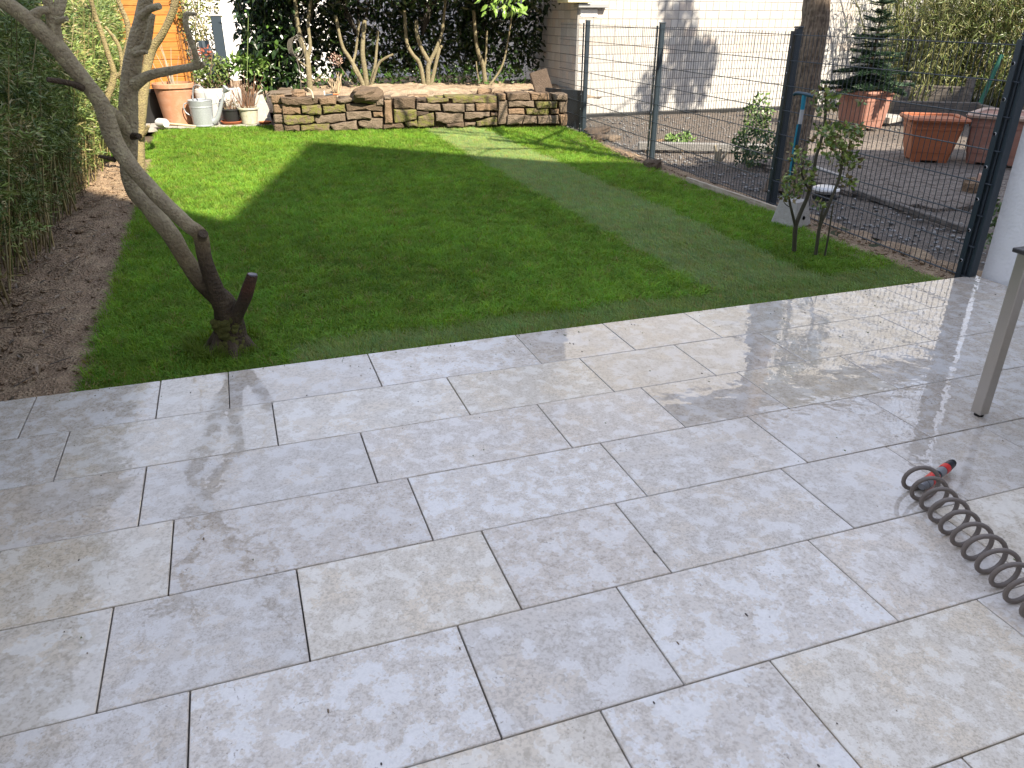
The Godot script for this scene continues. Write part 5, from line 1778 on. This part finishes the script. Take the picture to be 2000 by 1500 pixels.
	# leafy bush, perennials and cut stems behind the fence
	var rl := leaf_mesh(0.05, 0.025, 0.3, 0.2)
	t = thing("leafy_bush", "green leafy bush behind the second fence post's wires", "bush", Vector3())
	var bp := Vector3(5.548, 0, -7.583)
	for k in 7:
		b = MB.new()
		b.tube([bp + Vector3(rnd(-0.05, 0.05), -0.03, 0), bp + Vector3(rnd(-0.2, 0.2), 0.3, rnd(-0.1, 0.1)), bp + Vector3(rnd(-0.25, 0.25), rnd(0.45, 0.7), rnd(-0.2, 0.2))], [0.006, 0.005, 0.003], 6, 3)
		obj("stem", b, M["green_stem"], t)
	xf = []
	cc = []
	clump_leaves(bp + Vector3(0.0, 0.22, 0), Vector3(0.26, 0.25, 0.2), 420, [Color(0.04, 0.09, 0.03), Color(0.06, 0.12, 0.03)], 0.8, 1.4, xf, cc)
	clump_leaves(bp + Vector3(0.02, 0.55, 0), Vector3(0.14, 0.22, 0.14), 170, [Color(0.14, 0.22, 0.05), Color(0.09, 0.16, 0.04)], 0.8, 1.4, xf, cc)
	scatter("foliage", rl, M["leaf"], xf, cc, t)
	t = thing("perennial_plant", "low tuft of fresh green leaves beside a round stone", "plant", Vector3(5.431, 0, -9.067))
	xf = []
	cc = []
	clump_leaves(Vector3(0.05, 0.08, 0), Vector3(0.2, 0.09, 0.14), 170, [Color(0.12, 0.22, 0.05), Color(0.18, 0.27, 0.08)], 0.9, 1.6, xf, cc)
	scatter("foliage", rl, M["leaf"], xf, cc, t)
	rock("garden_stone", "round pale stone beside the low green tuft", Vector3(5.24, 0, -9.129) - Vector3(0, 0.05, 0), Vector3(0.2, 0.14, 0.16), "rock_2", 61)
	rock("garden_stone", "long flat grey stone just behind the farthest fence post", Vector3(5.067, 0, -10.69) - Vector3(0, 0.06, 0), Vector3(0.5, 0.12, 0.2), "rock_3", 62, "", 0.5)
	rock("garden_stone", "darker flat stone in front of the long grey stone", Vector3(4.819, 0, -10.07) - Vector3(0, 0.06, 0), Vector3(0.34, 0.12, 0.16), "rock_3", 63, "", 0.7)
	rock("garden_stone", "flat pale stone at the right end of the long grey stone", Vector3(4.989, 0, -10.02) - Vector3(0, 0.06, 0), Vector3(0.24, 0.1, 0.18), "rock_0", 64, "", 0.3)
	b = MB.new()
	b.box(Vector3(), Vector3(1.6, 0.1, 0.09), 0.01)
	var kb := obj("stone_kerb", b, M["grey_slate"], self)
	kb.position = Vector3(5.606, 0, -8.706) + Vector3(0, 0.03, 0)
	kb.rotation.y = -0.45
	tag(kb, "grey stone kerb sloping behind the leafy bush", "kerb")
	t = thing("cut_shrub", "forked pale stump of a cut shrub behind the fence", "stump", Vector3(5.258, 0, -7.817))
	for k in [[Vector3(-0.02, 0, 0), Vector3(-0.05, 0.2, 0)], [Vector3(0, 0, 0), Vector3(0.02, 0.16, 0.02)], [Vector3(0.02, 0, 0), Vector3(0.12, 0.12, 0)]]:
		b = MB.new()
		b.tube([k[0], k[0].lerp(k[1], 0.5) + Vector3(0.01, 0, 0), k[1]], [0.022, 0.018, 0.015], 8, 3, 0.15, noise(3, 0.3))
		obj("stem", b, M["pale_twig"], t)
	# white bowl on a dark stand
	t = thing("white_bowl", "shallow white bowl on a dark foot behind the rose bushes", "bowl", Vector3(5.16, 0, -5.855))
	b = MB.new()
	b.lathe([Vector2(0, 0.0), Vector2(0.11, 0.0), Vector2(0.115, 0.03), Vector2(0.05, 0.05), Vector2(0, 0.05)], 24)
	obj("foot", b, M["rubber"], t)
	b = MB.new()
	b.lathe([Vector2(0.04, 0.045), Vector2(0.09, 0.055), Vector2(0.125, 0.085), Vector2(0.12, 0.1), Vector2(0.09, 0.115), Vector2(0.05, 0.122), Vector2(0, 0.124)], 28)
	obj("bowl", b, M["white_glaze"], t)
	# bricks and ivy by the white wall
	for k in 3:
		b = MB.new()
		b.box(Vector3(), Vector3(0.24, 0.07, 0.11), 0.006)
		var o := obj("loose_brick", b, M["brick_pink"], self)
		o.position = Vector3(6.388, 0, -5.178) + Vector3(0.02 * k, 0.03 + k * 0.085, -0.04 * k)
		o.rotation = Vector3(0.05 * k, 0.5 + k * 0.25, 0.06 * (k - 1))
		tag(o, ["lowest pink brick of the small pile by the near post", "middle pink brick of the small pile by the near post", "topmost pink brick of the small pile by the near post"][k], "brick", "loose bricks by the near post")
	rock("garden_stone", "speckled stone under the pink bricks by the near post", Vector3(6.829, 0, -5.688) - Vector3(0, 0.05, 0), Vector3(0.26, 0.18, 0.2), "rock_2", 67)
	t = thing("ivy_plant", "small leafy plant squeezed between near fence post and white wall", "plant", Vector3(4.988, 0, -3.933))
	xf = []
	cc = []
	clump_leaves(Vector3(0.16, 0.2, -0.12), Vector3(0.14, 0.2, 0.14), 220, [Color(0.06, 0.12, 0.03), Color(0.1, 0.16, 0.05)], 0.6, 1.0, xf, cc)
	scatter("foliage", rl, M["leaf"], xf, cc, t)
	b = MB.new()
	b.tube([Vector3(12.06, 0, -10.43), Vector3(12.06, 0, -10.43) + Vector3(0.25, 0.95, 0)], [0.04, 0.035], 10)
	tag(obj("green_pole", b, M["green_paint"], self), "slanting green pole in front of the bamboo", "pole")
	t = thing("far_pot", "terracotta pot half hidden behind the near fence post", "pot", Vector3(11.3, 0.0, -7.9))
	round_pot(t, 0.2, 0.28, 0.5, 0.02, "terracotta")
	xf = []
	cc = []
	clump_leaves(Vector3(0, 0.75, 0), Vector3(0.25, 0.35, 0.25), 160, [Color(0.07, 0.13, 0.03), Color(0.3, 0.1, 0.04)], 0.9, 1.6, xf, cc)
	scatter("foliage", rl, M["leaf"], xf, cc, t)


func build_pots() -> void:
	# paving under the pots
	var pv := Node3D.new()
	pv.name = "pot_paving"
	structure(pv)
	add_child(pv)
	for i in 5:
		for j in 3:
			var b := MB.new()
			b.box(Vector3(-1.35 + i * 0.4, -0.03, -13.1 - j * 0.4), Vector3(0.394, 0.05, 0.394), 0.004)
			obj("paving_slab", b, M["concrete"], pv)
	var lf := leaf_mesh(0.06, 0.028, 0.3, 0.2)
	var t := thing("terracotta_pot", "tall terracotta pot with dry twigs before the orange shed", "pot", Vector3(-0.72, 0, -13.32))
	round_pot(t, 0.2, 0.285, 0.59, 0.012, "terracotta")
	potted_stems(t, 11, 0.15, 0.5, 0.3, 0.65, 0.2, 0.006, "pale_twig")
	t = thing("dark_pot", "dark grey round pot in shadow behind the terracotta pot", "pot", Vector3(-1.15, 0, -13.75))
	round_pot(t, 0.2, 0.3, 0.5, 0.015, "black_pot")
	t = thing("white_vase", "tall white bag shaped vase half hidden behind the trunk", "vase", Vector3(-1.62, 0, -13.5))
	var b := MB.new()
	b.lathe([Vector2(0, 0), Vector2(0.1, 0), Vector2(0.16, 0.3), Vector2(0.17, 0.55), Vector2(0.13, 0.75), Vector2(0.12, 0.78), Vector2(0.105, 0.75), Vector2(0.1, 0.6)], 26)
	obj("body", b, M["white_stone"], t)
	# galvanised watering can
	t = thing("watering_can", "galvanised watering can with spout and rose to the right", "watering can", Vector3(-0.37, 0, -13.0), -0.15)
	b = MB.new()
	b.lathe([Vector2(0, 0.0), Vector2(0.15, 0.0), Vector2(0.152, 0.012), Vector2(0.146, 0.02), Vector2(0.163, 0.26), Vector2(0.168, 0.27), Vector2(0.165, 0.285), Vector2(0.176, 0.355), Vector2(0.181, 0.362), Vector2(0.176, 0.37), Vector2(0.168, 0.36), Vector2(0.15, 0.1)], 34)
	obj("body", b, M["galvanised"], t)
	b = MB.new()
	b.tube([Vector3(0.14, 0.05, 0), Vector3(0.22, 0.12, 0), Vector3(0.33, 0.38, 0), Vector3(0.36, 0.45, 0)], [0.05, 0.036, 0.02, 0.018], 14, 5)
	obj("spout", b, M["galvanised"], t)
	b = MB.new()
	b.lathe([Vector2(0.018, -0.05), Vector2(0.062, 0.03), Vector2(0.064, 0.036), Vector2(0.05, 0.048), Vector2(0, 0.054)], 22)
	var rose := obj("rose", b, M["galvanised"], t)
	rose.position = Vector3(0.385, 0.5, 0)
	rose.rotation.z = -0.75
	b = MB.new()
	b.tube([Vector3(0, 0.36, 0.15), Vector3(0, 0.5, 0.14), Vector3(0, 0.56, 0.06), Vector3(0, 0.57, -0.02), Vector3(0, 0.54, -0.1), Vector3(0, 0.42, -0.15), Vector3(0, 0.36, -0.16)], [0.011, 0.011, 0.011, 0.011, 0.011, 0.011, 0.011], 8, 4)
	var hd := obj("top_handle", b, M["galvanised"], t)
	hd.rotation.y = 0.8
	b = MB.new()
	b.tube([Vector3(-0.165, 0.33, 0), Vector3(-0.24, 0.3, 0), Vector3(-0.23, 0.2, 0), Vector3(-0.155, 0.14, 0)], [0.009, 0.009, 0.009, 0.009], 8, 5)
	obj("back_handle", b, M["galvanised"], t)
	b = MB.new()
	b.tube([Vector3(0.165, 0.3, 0), Vector3(0.3, 0.33, 0)], [0.006, 0.006], 6)
	obj("spout_stay", b, M["galvanised"], t)
	# white oval trough with a shrub
	t = thing("white_planter", "wide white oval planter behind the watering can", "planter", Vector3(-0.1, 0, -13.38))
	b = MB.new()
	b.lathe([Vector2(0, 0), Vector2(0.26, 0), Vector2(0.29, 0.06), Vector2(0.335, 0.3), Vector2(0.345, 0.44), Vector2(0.335, 0.48), Vector2(0.31, 0.5), Vector2(0.29, 0.48), Vector2(0.285, 0.35)], 40, 1.0, 0.55)
	obj("body", b, M["white_stone"], t)
	b = MB.new()
	b.lathe([Vector2(0.3, 0.42), Vector2(0, 0.44)], 24, 1.0, 0.55)
	obj("potting_soil", b, M["dark_soil"], t)
	t = thing("photinia", "bushy green shrub with reddish tips in the white planter", "shrub", Vector3(-0.1, 0.42, -13.38))
	for k in 6:
		b = MB.new()
		b.tube([Vector3(rnd(-0.15, 0.15), 0, rnd(-0.05, 0.05)), Vector3(rnd(-0.2, 0.2), 0.25, rnd(-0.1, 0.1)), Vector3(rnd(-0.25, 0.2), rnd(0.45, 0.65), rnd(-0.1, 0.1))], [0.008, 0.007, 0.004], 6, 3)
		obj("stem", b, M["twig"], t)
	var xf := []
	var cc := []
	clump_leaves(Vector3(-0.06, 0.3, 0), Vector3(0.3, 0.26, 0.2), 520, [Color(0.08, 0.14, 0.03), Color(0.12, 0.17, 0.045), Color(0.17, 0.2, 0.06)], 0.8, 1.3, xf, cc)
	clump_leaves(Vector3(-0.1, 0.55, 0), Vector3(0.12, 0.12, 0.1), 40, [Color(0.3, 0.09, 0.05)], 0.8, 1.2, xf, cc)
	scatter("foliage", lf, M["leaf"], xf, cc, t)
	# bamboo like shrub between shed and dark post
	t = thing("yellow_bush", "feathery yellow green bush between shed and dark post", "bush", Vector3(-0.22, 0, -13.95))
	for k in 14:
		b = MB.new()
		b.tube([Vector3(rnd(-0.1, 0.1), 0, rnd(-0.1, 0.1)), Vector3(rnd(-0.15, 0.15), 0.9, rnd(-0.1, 0.1)), Vector3(rnd(-0.3, 0.25), rnd(1.6, 2.3), rnd(-0.2, 0.2))], [0.008, 0.007, 0.003], 6, 3)
		obj("cane", b, M["culm"], t)
	xf = []
	cc = []
	clump_leaves(Vector3(0, 1.7, 0), Vector3(0.34, 0.75, 0.26), 1500, [Color(0.2, 0.24, 0.06), Color(0.14, 0.18, 0.05), Color(0.28, 0.26, 0.1)], 0.6, 1.1, xf, cc)
	clump_leaves(Vector3(-0.02, 0.9, 0), Vector3(0.22, 0.5, 0.2), 380, [Color(0.12, 0.14, 0.05), Color(0.2, 0.18, 0.09)], 0.6, 1.0, xf, cc)
	scatter("foliage", lf, M["leaf"], xf, cc, t)
	# dark slate-blue post with wires
	t = thing("garden_post", "dark slate blue square post between white planter and laurel", "post", Vector3(0.03, 0, -13.66))
	b = MB.new()
	b.box(Vector3(0, 0.74, 0), Vector3(0.15, 1.5, 0.1), 0.006)
	obj("body", b, M["blue_post"], t)
	b = MB.new()
	b.box(Vector3(0, 1.5, 0), Vector3(0.17, 0.025, 0.12), 0.006)
	obj("cap", b, M["pale_grey"], t)
	t = thing("blue_tarp", "crumpled blue grey cloth hanging left of the dark post", "cloth", Vector3(-0.22, 0.55, -13.72))
	b = MB.new()
	var q := noise(4, 0.3)
	for i in 6:
		for j in 6:
			var f := func(a: float, c: float) -> Vector3: return Vector3(a * 0.05 - 0.02 * c, c * 0.1, 0.05 * q.get_noise_2d(a * 12.0, c * 9.0)) * Vector3(1.0 - c * 0.09, 1, 1)
			b.quad(f.call(i, j), f.call(i + 1, j), f.call(i + 1, j + 1), f.call(i, j + 1), Vector3.BACK)
	obj("sheet", b, M["blue_post"], t)
	# small pots at the right
	t = thing("black_pot", "small black pot of dry heather on a terracotta saucer", "pot", Vector3(0.04, 0.02, -13.12))
	round_pot(t, 0.105, 0.135, 0.2, 0.008, "black_pot")
	potted_stems(t, 16, 0.09, 0.17, 0.08, 0.26, 0.13, 0.004, "red_twig")
	xf = []
	cc = []
	clump_leaves(Vector3(0, 0.25, 0), Vector3(0.13, 0.08, 0.12), 130, [Color(0.18, 0.17, 0.07), Color(0.3, 0.22, 0.13)], 0.35, 0.6, xf, cc)
	scatter("foliage", lf, M["leaf"], xf, cc, t)
	t = thing("saucer", "round terracotta saucer under the small black pot", "saucer", Vector3(0.04, 0, -13.12))
	b = MB.new()
	b.lathe([Vector2(0, 0), Vector2(0.13, 0), Vector2(0.165, 0.035), Vector2(0.165, 0.042), Vector2(0.155, 0.042), Vector2(0.125, 0.014), Vector2(0, 0.014)], 28)
	obj("dish", b, M["saucer"], t)
	b = MB.new()
	b.box(Vector3(0.19, 0.14, -13.06), Vector3(0.028, 0.19, 0.006), 0.002, Basis(Vector3.BACK, 0.25))
	tag(obj("plant_label", b, M["white_glaze"], self), "white plastic plant label stuck beside the black pot", "label")
	t = thing("bucket_pot", "off white stained bucket pot with dry reddish stems", "pot", Vector3(0.3, 0, -13.06))
	round_pot(t, 0.115, 0.145, 0.235, 0.014, "dirty_white")
	potted_stems(t, 24, 0.09, 0.2, 0.2, 0.5, 0.24, 0.0045, "red_twig")
	t = thing("twig_plant", "leafless brown twiggy shrub behind the bucket pot", "shrub", Vector3(0.22, 0, -13.4))
	potted_stems(t, 42, 0.1, 0.0, 0.45, 0.75, 0.34, 0.005, "red_twig")
	xf = []
	cc = []
	clump_leaves(Vector3(0.16, 0.82, 0), Vector3(0.34, 0.16, 0.2), 300, [Color(0.09, 0.17, 0.03), Color(0.16, 0.24, 0.06)], 1.2, 2.0, xf, cc)
	scatter("foliage", lf, M["leaf"], xf, cc, t)
	b = MB.new()
	b.loft([[Vector3(-0.12, 0, 0), Vector3(0.16, 0, 0), Vector3(0.14, 0.2, -0.06), Vector3(0.06, 0.46, -0.14), Vector3(-0.02, 0.4, -0.12)], [Vector3(-0.12, 0, 0.05), Vector3(0.16, 0, 0.05), Vector3(0.14, 0.2, -0.01), Vector3(0.06, 0.46, -0.09), Vector3(-0.02, 0.4, -0.07)]])
	var fl := obj("flagstone", b, M["concrete"], self)
	fl.position = Vector3(0.47, 0.0, -13.2)
	tag(fl, "grey flagstone propped upright behind the bucket pot", "slab")
	t = thing("saucer", "shallow dark red dish in the shade beside the stone wall", "saucer", Vector3(0.52, 0, -12.98))
	b = MB.new()
	b.lathe([Vector2(0, 0), Vector2(0.08, 0), Vector2(0.1, 0.03), Vector2(0.09, 0.03), Vector2(0.07, 0.01), Vector2(0, 0.01)], 22)
	obj("dish", b, M["saucer"], t)
	# mallet on the paving
	t = thing("mallet", "white headed mallet with wooden handle lying on the paving", "mallet", Vector3(-0.93, 0.075, -12.86), -0.1)
	b = MB.new()
	b.tube([Vector3(-0.06, 0, -0.05), Vector3(-0.05, 0, -0.03), Vector3(0.05, 0, 0.05), Vector3(0.06, 0, 0.06)], [0.055, 0.066, 0.066, 0.055], 18)
	obj("head", b, M["white_glaze"], t)
	b = MB.new()
	b.tube([Vector3(0, 0, 0), Vector3(0.3, -0.035, 0.02), Vector3(0.46, -0.055, 0.03)], [0.014, 0.016, 0.015], 10)
	obj("handle", b, M["handle_wood"], t)


func rose_bush(label: String, stems: Array, rads: Array, leaves: Array) -> void:
	var t := thing("rose_bush", label, "rose bush", Vector3(), 0.0, "rose bushes on the lawn edge")
	for i in stems.size():
		var b := MB.new()
		var rad := []
		for j in stems[i].size():
			rad.append(rads[i] * lerpf(1.0, 0.55, float(j) / stems[i].size()))
		b.tube(stems[i], rad, 9, 5, 0.12, noise(6, 0.4, 2))
		obj("stem", b, M["rose_stem"], t)
	var lf := leaf_mesh(0.036, 0.022, 0.25, 0.2)
	var xf := []
	var cc := []
	for l in leaves:
		clump_leaves(l[0], l[1] * 1.15, int(l[2] * 1.35), [Color(0.19, 0.26, 0.05), Color(0.24, 0.3, 0.075), Color(0.1, 0.16, 0.045), Color(0.17, 0.13, 0.045)], 0.7, 1.25, xf, cc, 0.8)
	scatter("foliage", lf, M["leaf"], xf, cc, t)


func build_near_things() -> void:
	rose_bush("left rose bush with thick forked stem in front of the grey block", [
		[Vector3(3.802, -0.01617, -4.53), Vector3(3.78, 0.1388, -4.53), Vector3(3.785, 0.2062, -4.53), Vector3(3.814, 0.3043, -4.53), Vector3(3.839, 0.376, -4.53), Vector3(3.849, 0.4589, -4.53), Vector3(3.856, 0.5728, -4.53), Vector3(3.863, 0.6589, -4.54), Vector3(3.888, 0.7432, -4.55), Vector3(3.902, 0.8954, -4.56), Vector3(3.866, 1.096, -4.56)],
		[Vector3(3.773, 0.1772, -4.53), Vector3(3.719, 0.2767, -4.52), Vector3(3.689, 0.3411, -4.52), Vector3(3.671, 0.3895, -4.52)],
		[Vector3(3.841, 0.4304, -4.53), Vector3(3.786, 0.4898, -4.52), Vector3(3.729, 0.5676, -4.5), Vector3(3.729, 0.6891, -4.5)],
		[Vector3(3.707, 0.3142, -4.52), Vector3(3.653, 0.3334, -4.5), Vector3(3.607, 0.3627, -4.48)]],
		[0.017, 0.011, 0.008, 0.004],
		[[Vector3(3.682, 0.4248, -4.52), Vector3(0.06, 0.07, 0.07), 60], [Vector3(3.748, 0.5277, -4.52), Vector3(0.08, 0.1, 0.08), 100], [Vector3(3.678, 0.6917, -4.5), Vector3(0.06, 0.06, 0.06), 34], [Vector3(3.884, 1.014, -4.55), Vector3(0.08, 0.07, 0.07), 60], [Vector3(3.807, 1.076, -4.55), Vector3(0.04, 0.05, 0.05), 22], [Vector3(3.871, 0.7784, -4.55), Vector3(0.06, 0.09, 0.06), 44], [Vector3(3.605, 0.5223, -4.5), Vector3(0.04, 0.04, 0.04), 18]])
	rose_bush("right rose bush with slender green stems and a thin stake", [
		[Vector3(3.854, -0.001108, -4.36), Vector3(3.846, 0.1383, -4.36), Vector3(3.848, 0.2119, -4.36), Vector3(3.887, 0.3361, -4.36), Vector3(3.917, 0.4517, -4.36), Vector3(3.939, 0.5452, -4.36), Vector3(3.933, 0.6664, -4.36), Vector3(3.909, 0.7692, -4.36)],
		[Vector3(3.847, 0.1973, -4.36), Vector3(3.832, 0.2882, -4.35), Vector3(3.838, 0.3418, -4.35)],
		[Vector3(3.927, 0.4864, -4.36), Vector3(3.949, 0.5777, -4.37), Vector3(3.935, 0.6356, -4.38), Vector3(3.895, 0.6993, -4.38)],
		[Vector3(3.923, 0.4655, -4.36), Vector3(3.961, 0.474, -4.34), Vector3(4.004, 0.4942, -4.33)]],
		[0.013, 0.011, 0.006, 0.003],
		[[Vector3(3.927, 0.8172, -4.37), Vector3(0.1, 0.09, 0.08), 120], [Vector3(4.017, 0.8368, -4.37), Vector3(0.05, 0.04, 0.05), 26], [Vector3(3.818, 0.8318, -4.37), Vector3(0.06, 0.07, 0.06), 50], [Vector3(3.912, 0.7, -4.37), Vector3(0.09, 0.06, 0.07), 70], [Vector3(3.996, 0.6356, -4.36), Vector3(0.07, 0.05, 0.06), 50], [Vector3(3.996, 0.5104, -4.34), Vector3(0.05, 0.03, 0.05), 26], [Vector3(3.807, 0.3597, -4.36), Vector3(0.04, 0.03, 0.04), 14], [Vector3(4.004, 1.028, -4.37), Vector3(0.03, 0.02, 0.03), 6]])
	var b := MB.new()
	b.tube([Vector3(3.911, -0.005705, -4.33), Vector3(3.91, 0.159, -4.33), Vector3(3.9, 0.3595, -4.33)], [0.008, 0.006, 0.005], 8, 3)
	tag(obj("plant_stake", b, M["rose_stem"], self), "thin dark stake standing right of the rose bush", "stake")
	# teal handled weeding tool leaning on the fence
	var t := thing("weeding_tool", "long weeding tool with dark teal T handle leaning on the fence", "tool", Vector3())
	b = MB.new()
	b.tube([Vector3(4.37, 0.9659, -5.518), Vector3(4.37, 0.9807, -5.483), Vector3(4.37, 0.9811, -5.388), Vector3(4.37, 0.9773, -5.3), Vector3(4.37, 0.9694, -5.262)], [0.012, 0.015, 0.015, 0.015, 0.012], 12, 3)
	obj("handle", b, M["teal_dark"], t)
	b = MB.new()
	b.tube([Vector3(4.37, 0.9731, -5.392), Vector3(4.37, 0.8648, -5.389)], [0.019, 0.017], 12)
	obj("grip", b, M["teal"], t)
	b = MB.new()
	b.tube([Vector3(4.37, 0.8686, -5.39), Vector3(4.37, 0.7503, -5.391)], [0.0165, 0.016], 12)
	obj("collar", b, M["pale_grey"], t)
	b = MB.new()
	b.tube([Vector3(4.37, 0.7541, -5.392), Vector3(4.36, 0.5218, -5.385), Vector3(4.36, 0.3354, -5.384)], [0.017, 0.0165, 0.016], 12)
	obj("shaft", b, M["teal_dark"], t)
	b = MB.new()
	b.tube([Vector3(4.348, 0.7514, -5.389), Vector3(4.335, 0.5239, -5.379), Vector3(4.333, 0.3183, -5.371), Vector3(4.33, 0.02852, -5.328)], [0.007, 0.007, 0.008, 0.006], 8)
	obj("foot_rod", b, M["teal"], t)
	# steel table at the right edge
	t = thing("garden_table", "steel table leg under a thin dark table top at the edge", "table", Vector3(2.885, 0, -2.10))
	for p in [Vector3(0, 0, 0), Vector3(1.25, 0, 0), Vector3(0, 0, 0.85), Vector3(1.25, 0, 0.85)]:
		b = MB.new()
		b.box(p + Vector3(0, 0.365, 0), Vector3(0.05, 0.705, 0.05), 0.003)
		var leg := obj("leg", b, M["steel"], t)
		b = MB.new()
		b.lathe([Vector2(0, 0), Vector2(0.019, 0), Vector2(0.019, 0.014), Vector2(0, 0.014)], 14, 1, 1, p)
		obj("foot", b, M["rubber"], leg)
	b = MB.new()
	b.box(Vector3(0.625, 0.728, 0.425), Vector3(1.33, 0.018, 0.93), 0.003)
	obj("top", b, M["dark_top"], t)
	# spiral hose with nozzle
	t = thing("spiral_hose", "coiled brown grey spiral hose lying on the slabs", "hose", Vector3())
	var p0 := Vector3(2.165, 0.062, -1.735)
	var p1 := Vector3(1.985, 0.062, -1.14)
	var ax := (p1 - p0)
	var len := ax.length()
	ax = ax.normalized()
	var sd := ax.cross(Vector3.UP).normalized()
	var pts := []
	var rad := []
	var turns := 12.5
	var pitch := 0.066
	for i in int(turns * 20) + 1:
		var a := TAU * i / 20.0
		var u := i / 20.0 * pitch
		var R := 0.054 * (1.0 + 0.03 * sin(i * 0.11))
		var bow := sd * 0.012 * sin(u * 5.0)
		pts.append(p0 + ax * u + bow + (Vector3.DOWN * cos(a) + sd * sin(a)) * R)
		rad.append(0.0078)
	b = MB.new()
	b.tube(pts, rad, 10, 1)
	obj("coil", b, M["hose"], t)
	b = MB.new()
	b.tube([pts[0], pts[0] + Vector3(0.05, 0.004, 0.006), Vector3(2.2, 0.03, -1.715)], [0.0078, 0.0078, 0.0078], 10, 4)
	obj("lead", b, M["hose"], t)
	t = thing("hose_nozzle", "black and red hose nozzle at the coil's far end", "nozzle", Vector3())
	var n0 := Vector3(2.169, 0.03, -1.708)
	var n1 := Vector3(2.408, 0.035, -1.795)
	var segs := [[0.0, 0.1, 0.013, 0.019, "grey_plastic", "connector"], [0.1, 0.22, 0.021, 0.02, "grey_plastic", "collar"], [0.22, 0.42, 0.021, 0.022, "red_plastic", "coupling"], [0.42, 0.5, 0.018, 0.017, "dark_plastic", "neck"], [0.5, 0.66, 0.017, 0.018, "grey_plastic", "barrel"], [0.66, 0.78, 0.0195, 0.0195, "red_plastic", "ring"], [0.78, 0.93, 0.0185, 0.0165, "dark_plastic", "tip"], [0.93, 1.0, 0.0165, 0.013, "rubber", "mouth"]]
	for s in segs:
		b = MB.new()
		var a0: Vector3 = n0.lerp(n1, s[0])
		var a1: Vector3 = n0.lerp(n1, s[1] - 0.004)
		b.tube([a0, a0.lerp(a1, 0.08), a0.lerp(a1, 0.92), a1], [s[2] * 0.92, s[2], s[3], s[3] * 0.94], 18)
		obj(s[5], b, M[s[4]], t)
